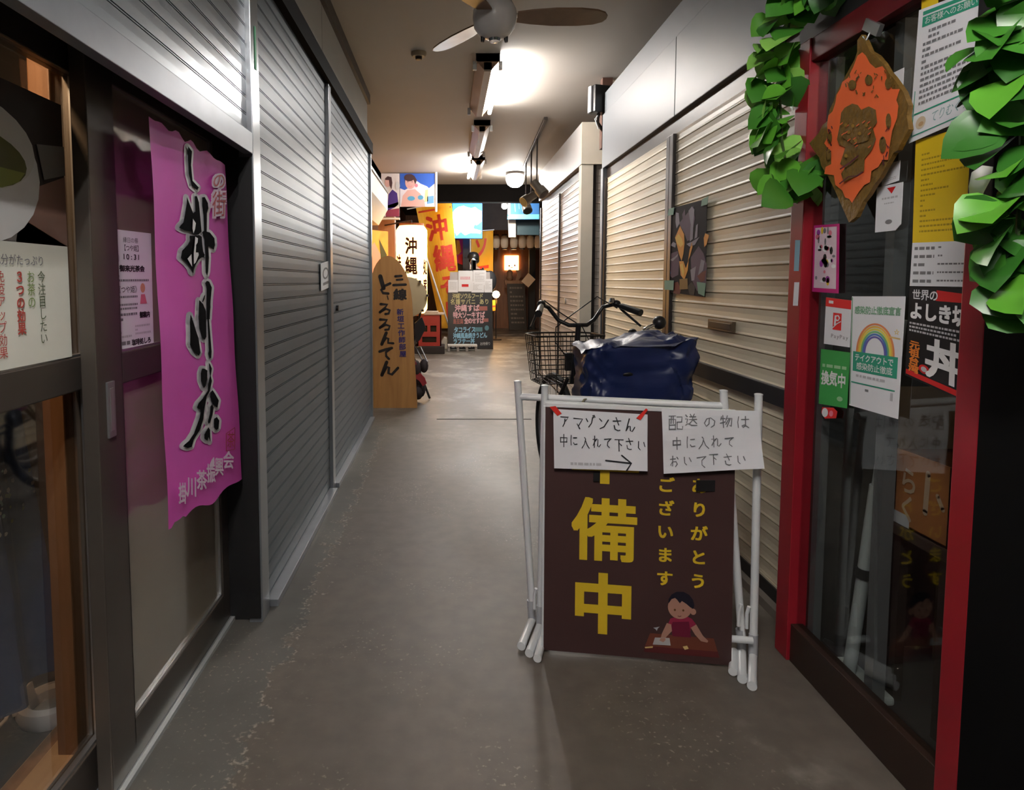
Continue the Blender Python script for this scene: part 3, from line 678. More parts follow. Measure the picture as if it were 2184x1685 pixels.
for i, ch in enumerate('掛川茶振興会'):
    x = 373 + i * 20; y = 1030 - i * 13.5
    f.char(ch, x, y, 20.5, 46 - i * 1.5, BP_, .018)
f.poly([(440, 992), (446, 980), (452, 974), (453, 988), (448, 1000), (441, 1004)], BP_)
f.outline([(478, 925), (494, 912), (495, 958), (479, 962)], BR_, 1.2).char('茶', 480, 922, 14, 34, BR_)
b = f.build('banner', None, 'magenta hanging cloth banner with bold black brush calligraphy', 'banner')
# notes on the grey shutters
f = Flat(quadX(-.682, (684, 562), (703, 556), (704, 612), (685, 621)), 40, 60, n=(1, 0, 0)); f.base(PAPER).ell(20, 25, 13, 13, GREYINK).up().ell(20, 25, 9, 9, PAPER).rect(8, 44, 32, 50, GREYINK)
f.build('notice', None, 'small white sticker on the edge of the grey shutter', 'sticker')

# left shop interior things: indigo garment, ring stand, small lamp
def gar(u, v):
    z = 1.02 - v * .80; y = 1.18 + u * (.35 + .12 * v)
    return V((-1.04 - .022 * math.sin(u * 16 + v) * (.3 + v) - .008 * math.sin(u * 37), y, z))
INDIGO = M('indigo cloth', (.02, .045, .12), .8, var=.5, scale=6)
t = thing('garment', (-1.04, 1.35, .22), 'dark indigo cloth garment hanging inside the near glass door', 'garment')
m = MB(); m.grid(gar, 40, 20, INDIGO); m.grid(lambda u, v: gar(u, v) - V((.004, 0, 0)), 40, 20, INDIGO)
for k in range(34):
    u = R.uniform(.55, .98); v = R.uniform(.28, .46); q = gar(u, v) + V((.004, 0, 0)); r = R.uniform(.003, .008)
    m.poly([q + V((.001, r * math.cos(a_), r * math.sin(a_) * R.uniform(.6, 1.3))) for a_ in [i * 1.2566 for i in range(5)]], R.choice([ink('pale teal', (.25, .42, .42)), PALEGREY, ink('olive', (.2, .22, .08))]))
m.build('cloth', t, smooth=True)
MB().cyl((-1.05, 1.1, 1.025), (-1.05, 1.54, 1.025), .008, DARKBROWN).build('hanging_rod', t)
# white ring-shaped stand with cable
p = onZ(112, 1502, .08); p.z = .055; RW = M('white moulded plastic', (.78, .74, .74), .3, var=.03)
t = thing('ring_stand', p, 'white ring-shaped plastic stand with thin cable on the shop floor', 'stand')
MB().lathe(p, [(.078, 0), (.086, .02), (.082, .045), (.062, .05), (.052, .04), (.05, .012), (.0, .010)], RW, n=40).build('ring_body', t, smooth=True)
MB().lathe(p, [(.048, .014), (.044, .018), (0, .019)], M('ring inner plate', (.35, .33, .31), .4)).build('inner_plate', t, smooth=True)
MB().obox(p + V((-.06, -.03, .06)), (.015, 0, .01), (0, .03, 0), (-.005, 0, .025), RW).build('clip', t, bevel=.005)
MB().tube([p + V(q) for q in ((-.10, -.16, .06), (-.09, -.13, .02), (-.08, -.07, .03), (-.09, -.02, .06), (-.1, .06, .07), (-.08, .12, .1))], .005, RW, 8).build('cable', t, smooth=True)
p = V((-1.0, .95, 1.95))
t = thing('unseen_bulb', p + V((0, 0, .41)), 'warm bulb hanging inside the left shop', 'lamp')
MB().cyl(p + V((0, 0, .41)), p + V((0, 0, .03)), .004, BLACKPLASTIC).build('cord', t)
MB().ball(p, .04, M('warm bulb', (1, .8, .6), .4, emit=110, ecol=(1, .62, .34))).build('bulb', t, smooth=True)

# ================================================================== RIGHT: RED-FRAMED SHOP
RP_ = M('red lacquer frame', (.30, .012, .022), .35, var=.15)
RP2 = M('dark red lacquer', (.12, .008, .012), .4)
si = MB(); si.box(1.16, 2.9, .3, 2.1, 0, .03, M('dark shop floor', (.035, .03, .03), .35)); struct(si, 'floor_shop_right')
sw = MB(); sw.box(2.8, 2.9, .3, 2.14, 0, 2.6, DARKWALL); sw.box(1.2, 2.9, .2, .3, 0, 2.6, DARKWALL); sw.box(1.2, 2.9, 2.06, 2.14, 0, 2.6, DARKWALL); sw.box(1.2, 2.9, .3, 2.14, 2.3, 2.4, DARKWALL)
struct(sw, 'wall_shop_right')
struct(MB().box(1.11, 1.3, 1.0, 1.335, 0, 2.85, M('matt black post', (.004, .004, .004), .8, spec=.1)), 'trim_20', 'black post at the right edge')
struct(MB().box(1.12, 1.3, 1.335, 2.12, 1.975, 2.115, BLACKPAINT), 'trim_21', 'black beam over the red frame')
struct(MB().box(1.2, 1.5, 1.3, 2.0, 2.115, 2.70, FASCIA_R), 'trim_22', 'steel fascia above the black beam')
d3 = thing('door_3', (1.14, 1.72, 0), 'red framed glass shop door covered in stickers', 'door', kind='structure')
MB().box(1.105, 1.165, 2.03, 2.105, 0, 1.975, RP_).build('door_jamb', d3, bevel=.003)
MB().box(1.11, 1.16, 1.335, 1.40, 0, 1.33, RP_).build('door_jamb', d3, bevel=.003)
MB().box(1.11, 1.16, 1.335, 1.40, 1.33, 1.905, BLACKPAINT).build('upper_jamb', d3, bevel=.003)
MB().box(1.11, 1.16, 1.335, 2.03, 1.905, 1.975, RP2).build('top_rail', d3, bevel=.003)
MB().box(1.115, 1.155, 1.40, 2.03, 0, .125, M('dark brown bottom rail', (.03, .015, .010), .4)).build('bottom_rail', d3, bevel=.003)
MB().box(1.134, 1.138, 1.40, 2.03, .125, 1.905, CLEAR2).build('glass_pane', d3)
m = MB(); m.box(1.165, 1.20, 1.70, 1.735, .03, 1.905, M('grey mullion', (.12, .12, .125), .4)); m.build('mullion', d3)
MB().box(1.165, 1.19, 1.99, 2.02, .03, 1.905, M('grey mullion', (.12, .12, .125), .4)).build('mullion', d3)
XG = 1.131
NX = V((-1, 0, 0))
TQ = ink('teal green', (.03, .33, .20))
# white instruction sheet with green header
f = Flat(quadX(XG - .012, (1960, 22), (2101, -32), (2085, 242), (1938, 306)), 100, 170, n=NX); f.base(PAPER)
f.poly([(8, 4), (96, 4), (96, 9), (8, 9)], TQ).rect(8, 11, 96, 24, TQ).up(); f.text('お客様へのお願い', 12, 12, 10, 10, WHITE)
y = 30
for k, ln in enumerate((5, 4, 6, 6, 5, 7, 6, 5, 7, 6, 5, 7, 6)):
    f.lines(20 if k < 2 else 12, y, 30 + ln * 9, y + 6, 1, GREYINK, .6); y += 7.6
f.rect(6, 134, 96, 136, TQ).rect(6, 162, 96, 163.5, TQ).rect(4, 104, 5.2, 164, TQ).rect(96, 104, 97.2, 164, TQ)
f.text('てりむくり', 34, 140, 11, 16, ink('pale teal', (.25, .42, .42)), shear=.3).ell(18, 149, 8, 8, ink('cream stain', (.6, .5, .36))).up().ell(19, 151, 4, 3, ink('tan', (.5, .32, .16)))
f.build('notice', None, 'white sheet with green header at the top of the red shop door', 'notice')
f = Flat(quadX(XG - .004, (1953, 300), (2087, 262), (2078, 513), (1946, 518)), 100, 150, n=NX); YS = M('yellow paper', (.80, .55, .015), .6, var=.03); f.base(YS)
f.lines(12, 22, 92, 140, 16, ink('brown print', (.42, .27, .02)), .35)
f.build('notice', None, 'bright yellow sheet with small print on the red shop door', 'notice')
f = Flat(quadX(XG - .004, (1966, -40), (2002, -50), (2000, 10), (1965, 22)), 30, 60, n=NX); f.base(YS); f.build('sticker', None, 'yellow corner of paper above the sheet with green header', 'sticker')
f = Flat(quadX(XG - .006, (1946, 518), (2077, 513), (2074, 612), (1940, 610)), 100, 80, n=NX); f.base(PAPER)
for k in range(5): f.lines(5, 8 + k * 15, 40, 14 + k * 15, 1, GREYINK, .9); f.lines(46, 8 + k * 15, 96, 13 + k * 15, 1, GREYINK, .6)
f.build('notice', None, 'white price list under the yellow sheet', 'notice')
f = Flat(quadX(XG - .005, (1940, 612), (2070, 615), (2062, 858), (1930, 800)), 100, 150, n=NX); PB = M('glossy black print', (.012, .011, .012), .3); f.base(PB)
f.text('世界の', 6, 4, 15, 17, WHITE, bold=.02); f.poly([(48, 4), (95, 8), (94, 20), (47, 20)], RED).up()
f.text('よしき坊', 3, 25, 24, 28, WHITE, bold=.04).lines(4, 58, 92, 76, 3, PALEGREY, .5)
f.text('元祖台湾', 6, 88, 18, 13, ORANGE, True, bold=.04).text('丼', 34, 78, 62, 60, WHITE, bold=.03)
f.poly([(2, 138), (92, 140), (92, 148), (2, 146)], RED).ell(33, 128, 9, 7, RED).up().ell(33, 128, 5, 4, PALEGREY)
f.build('poster', None, 'black shop poster with white and orange lettering on the red shop door', 'poster')
f = Flat(quadX(XG - .003, (1736, 481), (1790, 477), (1788, 626), (1732, 622)), 60, 130, n=NX); f.base(ink('hot pink', (.55, .02, .2))).rect(4, 5, 55, 122, ink('pale pink', (.7, .55, .62))).up()
for k in range(36): f.ell(R.uniform(9, 50), R.uniform(10, 116), R.uniform(2, 6), R.uniform(2, 8), R.choice([BLACK, ink('plum', (.35, .05, .35)), WHITE, ink('rose', (.7, .18, .25)), YELLOW, GREYINK, WHITE]), 8)
f.build('poster', None, 'pink bordered photo card high on the red shop door', 'poster')
f = Flat(quadX(XG - .003, (1870, 400), (1926, 388), (1921, 490), (1866, 496)), 60, 100, n=NX); f.base(PAPER, [(0, 0), (60, 0), (60, 88), (48, 100), (0, 100)]).poly([(25, 6), (45, 6), (36, 20)], RED).lines(14, 26, 50, 32, 1, PALEGREY, .7).lines(20, 38, 42, 42, 1, PALEGREY, .7).ell(32, 80, 8, 5, GREYINK)
f.build('card', None, 'small white card with a red mark below the orange ornament', 'card')
f = Flat(quadX(XG - .003, (1884, 352), (1920, 342), (1917, 385), (1880, 398)), 40, 50, n=NX); f.base(PAPER).lines(6, 36, 34, 44, 2, PALEGREY); f.build('card', None, 'small white card half behind the orange ornament', 'card')
f = Flat(quadX(XG - .003, (1892, 162), (1928, 144), (1924, 215), (1888, 225)), 40, 50, n=NX); f.base(PAPER); f.build('card', None, 'blank white card beside the top of the orange ornament', 'card')
# payment sticker
f = Flat(quadX(XG - .003, (1762, 634), (1816, 641), (1812, 741), (1757, 733)), 60, 105, n=NX); f.base(PAPER).rect(0, 0, 60, 20, ink('signal red', (.75, .03, .03))).up().lines(8, 6, 52, 14, 1, WHITE, .8)
f.rect(20, 32, 40, 70, ink('signal red', (.75, .03, .03))).up().poly([(24, 38), (33, 36), (37, 42), (33, 50), (28, 50), (27, 60), (23, 60)], PAPER).up().stroke([(21, 66), (30, 56), (39, 50)], PAPER, 2).ell(31, 43, 3, 4, ink('signal red', (.75, .03, .03)))
f.text('PayPay', 15, 78, 11, 12, GREYINK)
f.build('sticker', None, 'white and red payment sticker on the red shop door', 'sticker')
f = Flat(quadX(XG - .003, (1751, 744), (1813, 752), (1806, 871), (1746, 861)), 60, 115, n=NX); f.base(ink('leaf green', (.05, .36, .08))).lines(5, 30, 55, 38, 1, ink('pale green', (.35, .6, .35)), .8).text('換気中', 4, 44, 17, 30, WHITE, bold=.03, jit=.2).ell(45, 98, 6, 5, ink('pale green', (.35, .6, .35)))
f.build('sticker', None, 'green sticker with white lettering left of the rainbow sheet', 'sticker')
# rainbow sheet
f = Flat(quadX(XG - .008, (1817, 632), (1931, 632), (1915, 894), (1811, 864)), 100, 225, n=NX); f.base(PAPER)
f.text('感染防止徹底宣言', 7, 20, 11, 16, ink('sage', (.2, .4, .25)), bold=.03)
cols = [(.75, .25, .1), (.85, .5, .08), (.8, .7, .1), (.2, .5, .2), (.08, .2, .5), (.15, .12, .42)]
for k, c_ in enumerate(cols): f.ring(50, 112, 36 - k * 3.2, 58 - k * 5, 3.6, ink('rainbow%d' % k, c_), 180, 360)
f.text('☆', 84, 60, 10, 12, YELLOW).stroke([(78, 76), (95, 78)], ink('ochre', (.7, .5, .2)), 3)
f.rect(6, 112, 94, 152, TQ).up().text('テイクアウトで', 10, 116, 11, 15, WHITE, bold=.02).text('感染防止徹底', 14, 133, 12, 15, WHITE, bold=.01).lines(14, 158, 90, 166, 1, PALEGREY, .6).rect(4, 174, 92, 176.5, TQ)
f.lines(34, 184, 58, 190, 1, GREYINK, .8).rect(84, 180, 89, 195, PALEGREY).rect(1, 2, 3, 222, ink('sage', (.2, .4, .25)))
f.build('notice', None, 'white sheet with a rainbow printed on it on the red shop door', 'notice')
f = Flat(quadX(XG - .003, (1752, 866), (1786, 871), (1784, 894), (1751, 892)), 40, 26, n=NX); f.base(ink('signal red', (.75, .03, .03)), [(2, 2), (30, 0), (40, 8), (38, 24), (10, 26), (0, 14)]).ell(10, 13, 8, 10, PAPER).ell(26, 14, 5, 7, ink('rose', (.7, .18, .25)))
f.build('sticker', None, 'tiny red and white sticker under the green sticker', 'sticker')
f = Flat(quadX(1.104, (1696, 512), (1706, 512), (1703, 578), (1693, 578)), 12, 66, n=NX); f.base(ink('sky blue', (.22, .4, .5))); f.build('sticker', None, 'pale blue tag on the edge of the red post', 'sticker')
f = Flat(quadX(1.104, (1694, 602), (1704, 602), (1701, 652), (1691, 652)), 12, 50, n=NX); f.base(PAPER); f.build('sticker', None, 'white tag on the edge of the red post below the blue one', 'sticker')

# carved ornament
GOLD = M('dull gold carving', (.22, .12, .025), .5, .15, var=.45, scale=60, bump=.6)
ORF = M('vivid orange cloth', (1, .17, .05), .5, var=.08, scale=20); PURP = ink('dark purple', (.12, .02, .05))
XO = 1.095
f = Flat(P=lambda a, b: onX(1680 + a / 3.371, b / 3.371, XO), n=NX, step=.003, th=.012)
f.base(GOLD, [(530, 250), (560, 300), (590, 370), (640, 400), (690, 460), (725, 520), (760, 560), (830, 660), (868, 760), (855, 830), (870, 930), (820, 1020), (790, 1080), (760, 1100), (720, 1170), (660, 1280), (620, 1330), (580, 1400), (540, 1450), (490, 1560), (440, 1600), (410, 1530), (370, 1440), (330, 1350), (290, 1270), (240, 1190), (225, 1130), (200, 1100), (155, 1030), (220, 960), (250, 900), (285, 870), (300, 790), (330, 730), (350, 670), (390, 590), (440, 500), (480, 430), (500, 370), (500, 290)])
f.poly([(545, 375), (570, 400), (600, 455), (640, 490), (690, 475), (715, 510), (720, 560), (760, 640), (815, 640), (790, 720), (805, 760), (795, 850), (760, 940), (740, 1060), (730, 1150), (690, 1150), (660, 1200), (610, 1230), (600, 1310), (560, 1330), (520, 1380), (470, 1460), (450, 1430), (420, 1420), (400, 1370), (350, 1330), (340, 1260), (270, 1250), (280, 1200), (320, 1180), (320, 1100), (270, 1030), (300, 980), (290, 900), (300, 830), (330, 800), (350, 740), (360, 680), (385, 640), (400, 590), (440, 560), (480, 480), (510, 400)], ORF)
f.up()
for a_, b_, ra, rb in ((480, 610, 30, 36), (600, 575, 28, 36), (740, 600, 24, 40), (318, 990, 16, 44), (742, 870, 20, 56), (700, 1040, 26, 60), (310, 1110, 18, 40)): f.ell(a_, b_, ra, rb, GOLD, 12)
for k in range(26):
    a_ = R.uniform(380, 720); b_ = R.uniform(500, 700); f.stroke([(a_, b_), (a_ + R.uniform(-16, 16), b_ + R.uniform(8, 24))], GOLD, R.uniform(4, 9))
for k in range(16):
    a_ = R.choice([R.uniform(290, 340), R.uniform(680, 760)]); b_ = R.uniform(900, 1160); f.stroke([(a_, b_), (a_ + R.uniform(-16, 16), b_ + R.uniform(8, 34))], PURP, R.uniform(4, 9))
f.poly([(425, 775), (480, 745), (520, 755), (545, 790), (600, 765), (650, 790), (660, 880), (630, 920), (652, 1000), (620, 1080), (570, 1140), (565, 1230), (500, 1270), (420, 1310), (400, 1250), (430, 1200), (392, 1180), (430, 1060), (385, 1040), (370, 1000), (390, 900), (400, 810)], GOLD).up()
f.poly([(440, 860), (520, 820), (610, 850), (630, 930), (600, 1010), (500, 1040), (420, 990)], GOLD).up().stroke([(410, 1215), (480, 1170), (540, 1120)], PURP, 9).stroke([(405, 1320), (470, 1270), (530, 1265), (570, 1235)], PURP, 8)
for a_, b_ in ((450, 900), (500, 905), (470, 950), (550, 960), (520, 1010), (450, 1120), (600, 900)): f.ell(a_, b_, 12, 14, ink('antique gold', (.35, .2, .03)), 8)
for k in range(14): a_ = R.uniform(400, 630); b_ = R.uniform(800, 1090); f.stroke([(a_, b_), (a_ + 18, b_ - 14)], ORF, 7)
f.build('ornament', None, 'vivid orange and gold carved diamond ornament hanging on the red shop door', 'ornament')
m = MB(); a = onX(1862, 58, 1.11); m.obox(a, (.006, 0, 0), (0, .03, .02), (0, -.008, .012), STEEL); m.tube([a, a + V((-.01, .01, -.03)), onX(1840, 78, 1.095)], .003, STEEL, 6)
m.build('clamp', None, bevel=.002); tag(bpy.data.objects['clamp'], 'small steel clamp on the top rail above the orange ornament', 'clamp')

# things inside the red shop
p = V((1.215, 1.86, .03)); GPL = M('grey plastic pole', (.40, .42, .42), .4)
t = thing('pole_stand', p, 'pale grey pole on a flat square foot behind the red door glass', 'stand')
MB().obox(p + V((0, 0, .012)), (.055, 0, 0), (0, .105, 0), (0, 0, .012), M('pale grey foot', (.42, .44, .43), .45)).build('foot', t, bevel=.008)
MB().tube([p + V((0, .02, .02)), p + V((.01, -.012, .35)), p + V((.016, -.04, .62))], .018, GPL, 12).build('lower_pole', t, smooth=True)
MB().tube([p + V((.01, -.012, .35)), p + V((.02, -.055, .75)), p + V((.028, -.09, 1.1))], .014, GPL, 12).build('upper_pole', t, smooth=True)
MB().lathe(p + V((.01, -.012, .35)), [(.022, -.015), (.022, .015)], BLACKPLASTIC, axis=(.02, -.1, 1)).build('collar', t)
p = V((1.75, 1.15, 2.0))  # added bulb without a known source, brightens the carton behind the glass
t = thing('unseen_bulb', p + V((0, 0, .3)), 'dim fill bulb added out of view to light the dark red-framed shop', 'lamp')
MB().cyl(p + V((0, 0, .3)), p + V((0, 0, .03)), .004, BLACKPLASTIC).build('cord', t)
MB().ball(p, .04, M('dim fill bulb', (1, .85, .7), .4, emit=9, ecol=(1, .8, .6))).build('bulb', t, smooth=True)
CARD = M('worn cardboard', (.30, .20, .12), .75, var=.12); CARDO = M('orange brown cardboard', (.42, .15, .04), .7, var=.15)
t = thing('carton', (1.36, 1.76, .55), 'open orange-brown carton with pale lettering behind the red door glass', 'box')
m = MB(); x0, x1, y0, y1, z0, z1 = 1.27, 1.44, 1.60, 1.80, .555, .765
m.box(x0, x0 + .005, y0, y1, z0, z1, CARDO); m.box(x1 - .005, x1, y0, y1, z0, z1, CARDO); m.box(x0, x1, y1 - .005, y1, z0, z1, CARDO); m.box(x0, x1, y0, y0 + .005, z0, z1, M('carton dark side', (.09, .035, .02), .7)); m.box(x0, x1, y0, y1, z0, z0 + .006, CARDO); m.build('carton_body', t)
m = MB(); m.obox((x0 + .12, y1 + .012, z1 + .085), (.12, 0, 0), (0, .02, .085), (0, -.0025, 0), CARD); m.build('flap', t)
f = Flat([V((x0 - .001, y1, z1)), V((x0 - .001, y0, z1)), V((x0 - .001, y0, z0)), V((x0 - .001, y1, z0))], 100, 110, n=NX); f.k = 1
OFF = ink('faded cream', (.55, .38, .26)); f.text('らく', 10, 22, 34, 40, OFF, True, bold=.02).stroke([(62, 20), (60, 75)], OFF, 9).stroke([(80, 45), (90, 60)], OFF, 7).rect(0, 92, 32, 110, PALEGREY); f.build('lettering', t)
t = thing('stool', (1.36, 1.7, .03), 'dark stool under the open carton', 'stool')
MB().box(1.265, 1.5, 1.58, 1.82, .52, .553, M('stool seat', (.05, .03, .02), .5)).build('seat', t, bevel=.005)
for x in (1.28, 1.46):
    for y in (1.61, 1.78): MB().box(x, x + .025, y, y + .025, .03, .52, DARKBROWN).build('leg', t)
t = thing('cardboard_sheet', (1.7, 1.9, .03), 'large dull cardboard panel standing at the back of the red shop', 'panel')
MB().box(1.55, 1.95, 1.98, 1.99, .03, 1.15, M('dim olive board', (.05, .045, .03), .8)).build('panel', t)

# ------------------------------------------------------------------ poster on the cream shutter
f = Flat(quadX(XR - .016, (1424, 446), (1508, 424), (1504, 634), (1419, 622)), 85, 200, n=NX, step=.0005)
DK = M('poster night', (.008, .006, .010), .7, spec=.15); f.base(DK)
PL = ink('smoky mauve', (.10, .055, .10)); PW = ink('smoky white', (.30, .27, .32)); FL = ink('flame orange', (.9, .38, .06)); FY = ink('flame yellow', (.95, .6, .12)); RB = ink('rust', (.16, .025, .02))
rr = lambda L: [((a - 130) / 7.32, (b - 200) / 6.35) for a, b in L]
f.poly(rr([(340, 450), (470, 330), (560, 250), (590, 420), (540, 700), (480, 720), (430, 600)]), PL).poly(rr([(280, 280), (330, 300), (350, 450), (300, 520), (280, 420)]), PW).poly(rr([(390, 330), (430, 260), (440, 400), (400, 420)]), PL)
f.poly(rr([(150, 1010), (220, 880), (330, 850), (360, 1000), (350, 1200), (250, 1250), (180, 1200)]), PL).poly(rr([(540, 950), (650, 800), (720, 900), (770, 1060), (760, 1380), (640, 1400), (560, 1250)]), PL)
f.up().poly(rr([(490, 300), (540, 250), (580, 300), (570, 480), (565, 700), (520, 730), (530, 500)]), PW).poly(rr([(590, 700), (610, 520), (635, 500), (630, 680)]), PW).poly(rr([(200, 760), (250, 710), (300, 740), (290, 800)]), PW).poly(rr([(470, 760), (560, 730), (660, 680), (600, 780), (520, 800)]), PW)
f.poly(rr([(200, 980), (290, 930), (340, 890), (330, 930), (250, 1000)]), PW).poly(rr([(540, 1120), (620, 1070), (600, 1260), (560, 1270)]), PW).poly(rr([(650, 1200), (690, 980), (740, 1000), (720, 1120)]), PW).poly(rr([(130, 1240), (140, 1020), (190, 1090), (230, 1180), (180, 1220)]), ink('smoky blue', (.10, .14, .28)))
f.poly(rr([(280, 650), (360, 490), (430, 620), (440, 750), (425, 900), (400, 1000), (355, 900), (320, 780)]), FL).poly(rr([(360, 1000), (430, 1000), (470, 1100), (510, 980), (500, 1130), (450, 1270), (390, 1200)]), FL).poly(rr([(500, 1000), (520, 850), (550, 740), (565, 800), (530, 930)]), FL).poly(rr([(720, 700), (740, 640), (790, 670), (760, 790), (730, 820)]), FL)
f.poly(rr([(640, 1200), (700, 1150), (760, 1120), (740, 1260), (690, 1280)]), RB).poly(rr([(270, 1320), (350, 1300), (400, 1420), (380, 1480), (280, 1480)]), RB).poly(rr([(500, 1350), (560, 1290), (620, 1350), (600, 1470), (540, 1470)]), BLACK)
f.up().poly(rr([(285, 660), (340, 600), (400, 680), (420, 760), (380, 800), (320, 740)]), FY).poly(rr([(380, 1050), (420, 1030), (450, 1150), (430, 1230)]), FY).poly(rr([(375, 1260), (500, 1240), (510, 1390), (380, 1410)]), ink('ochre shade', (.3, .17, .04)))
f.build('poster', None, 'dark festival poster with orange flames on the cream shutter', 'poster')
GT = M('green masking tape', (.18, .36, .26), .6)
for q, nm in (([(1426, 446), (1438, 442), (1436, 458), (1424, 460)], 'upper left'), ([(1497, 425), (1511, 418), (1508, 436), (1495, 440)], 'upper right'), ([(1417, 598), (1437, 598), (1436, 619), (1417, 618)], 'lower left'), ([(1486, 601), (1505, 604), (1502, 632), (1489, 626)], 'lower right')):
    f = Flat(quadX(XR - .021, *q), 10, 10, n=NX); f.base(GT); f.build('tape', None, 'green tape on the %s corner of the flame poster' % nm, 'tape', 'tape on the flame poster')

# ------------------------------------------------------------------ ivy garlands
def leafmat(name, c1, c2):
    return M(name, c1, .32, var=.35, scale=5, spec=.6)
L1 = leafmat('ivy leaf', (.12, .40, .035), 0); L2 = leafmat('ivy leaf pale', (.26, .56, .10), 0); L3 = leafmat('ivy leaf dark', (.035, .16, .02), 0)
L4 = leafmat('ivy leaf mid', (.055, .23, .025), 0)
def leaf(mb, p, d, up, s, mat):
    d = d.normalized(); sd = d.cross(up).normalized(); nn = sd.cross(d)
    pr = [(0, 0), (.10, .36), (.30, .52), (.55, .47), (.80, .27), (1, 0)]
    mid = [p + d * (u * s) + nn * (.06 * s * math.sin(u * 3.14) - .1 * s * u * u) for u, _ in pr]
    for sg in (-1, 1):
        ed = [mid[i] + sd * (sg * w_ * s) + nn * (.16 * s * w_ + R.uniform(-.02, .02) * s) for i, (u, w_) in enumerate(pr)]
        for i in range(5): mb.add([mid[i], mid[i + 1], ed[i + 1], ed[i]], [(0, 1, 2, 3)] if 0 < i < 4 else ([(0, 1, 2)] if i == 0 else [(0, 1, 3)]), mat)
def garland(label, path, n, size, out, spread, mats):
    t = thing('ivy_garland', path[0], label, 'garland')
    up_ = V((out[0], out[1], .35))
    P_ = [V(p) for p in path]
    MB().tube(P_, .004, M('ivy stem', (.05, .1, .02), .6), 6).build('stem', t, smooth=True)
    m = MB()
    for k in range(n):
        u = (k + R.random() * .8) / n * (len(P_) - 1); i = min(int(u), len(P_) - 2); q = P_[i].lerp(P_[i + 1], u - i)
        off = V((R.uniform(-1, 1), R.uniform(-1, 1), R.uniform(-.5, .5))) * spread
        d = V((out[0] * R.uniform(.1, .6) + R.uniform(-.7, .7), out[1] * R.uniform(.1, .6) + R.uniform(-.8, .8), -R.uniform(.1, 1.)))
        leaf(m, q + off, d, up_ + V((R.uniform(-.9, .9), R.uniform(-.9, .9), R.uniform(-.3, .9))), size * R.uniform(.75, 1.2), R.choice(mats))
    m.build('leaves', t, smooth=True)
garland('green ivy garland hanging between the cream shutter and the red door', [onX(1730, -60, 1.06), onX(1690, 20, 1.05), onX(1668, 120, 1.05), onX(1664, 220, 1.05), onX(1668, 300, 1.05), onX(1678, 360, 1.05), onX(1690, 400, 1.06)], 90, .088, (-1, -.6), .055, [L1, L4, L2, L1, L3])
garland('green ivy draped along the top of the red door', [onX(1700, -10, 1.06), onX(1740, -30, 1.06), onX(1790, -40, 1.06)], 20, .085, (-1, -.6), .03, [L1, L2, L3])
garland('large green ivy garland hanging down the black post at the right edge', [onX(2190, -80, 1.02), onX(2170, 80, 1.02), onX(2180, 220, 1.02), onX(2178, 360, 1.02), onX(2172, 470, 1.02), onX(2170, 560, 1.02), onX(2176, 640, 1.02)], 70, .092, (-1, -.6), .04, [L4, L3, L4, L3, L1])
garland('single ivy sprig sticking out over the white sheet', [onX(2190, 60, 1.0), onX(2140, 75, .99), onX(2095, 95, .98)], 6, .095, (-1, -.5), .012, [L4, L3, L4])

# ================================================================== SIGN BOARD AND WHITE PIPE RACKS
def pipe(mb, a, b, r=.0125): mb.cyl(a, b, r, WHITEPIPE, n=16)
def rack(label, bl, br, tl, tr, fl, fr, bar_l, bar_r):
    t = thing('pipe_rack', ((bl + br) / 2).to_2d().to_3d(), label, 'rack', 'white pipe racks around the sign board')
    for b_, tp, ft in ((bl, tl, fl), (br, tr, fr)):
        m = MB(); m.cyl(b_ + V((0, 0, .04)), tp, .0125, WHITEPIPE); m.cyl(b_ - V((0, 0, .0)), b_ + (tp - b_) * .085, .0145, M('grey joint', (.42, .43, .45), .4)); m.lathe(tp, [(.0135, 0), (.0135, .004), (.008, .006), (0, .006)], WHITEPIPE, n=16)
        m.build('upright', t, smooth=True)
        d = (ft - b_); m = MB(); m.cyl(b_ - d * .35, ft, .0135, WHITEPIPE); m.lathe(ft, [(.0145, -.03), (.0145, .002), (.0, .002)], WHITEPIPE, axis=d, n=16); m.build('foot', t, smooth=True)
    m = MB(); m.cyl(bar_l, bar_r, .0125, WHITEPIPE); m.build('top_bar', t, smooth=True)
    return t
fz = lambda x, y: onZ(x, y, .0145)
B1, B3 = fz(1135, 1322), fz(1582, 1388)
T1, T3 = onY(1104, 815, B1.y + .02), onY(1543, 835, B3.y + .04)
ra = rack('rear white pipe rack standing behind the brown sign board', B1, B3, T1, T3, fz(1112, 1378), fz(1583, 1448), onY(1106, 846, B1.y + .02), onY(1545, 866, B3.y + .04))
B2, B4 = fz(1152, 1334), fz(1606, 1398)
T2, T4 = onY(1162, 824, B2.y + .01), onY(1618, 843, B4.y + .01)
rb = rack('front white pipe rack directly holding the brown sign board', B2, B4, T2, T4, fz(1129, 1393), fz(1604, 1463), onY(1163, 861, B2.y - .01), onY(1616, 888, B4.y - .012))
for (x, y) in ((1140, 1298), (1575, 1335), (1592, 1340)):
    q = onY(x, y, 2.2 if x < 1200 else 2.035); MB().tube([q, q + V((0, 0, .05)), q + V((.004, -.004, .075))], .006, WHITEPIPE, 8).build('hook', ra if x < 1580 else rb, smooth=True)
MB().cyl(onY(1556, 1362, 2.02), onY(1605, 1366, 2.01), .011, WHITEPIPE).build('cross_bar', rb, smooth=True)
MB().tube([onY(1228, 885, B2.y - .04), onY(1236, 868, B2.y - .035), onY(1246, 852, B2.y - .02), onY(1258, 850, B2.y)], .003, M('olive tie wire', (.22, .2, .12), .5), 6).build('tie_wire', rb, smooth=True)
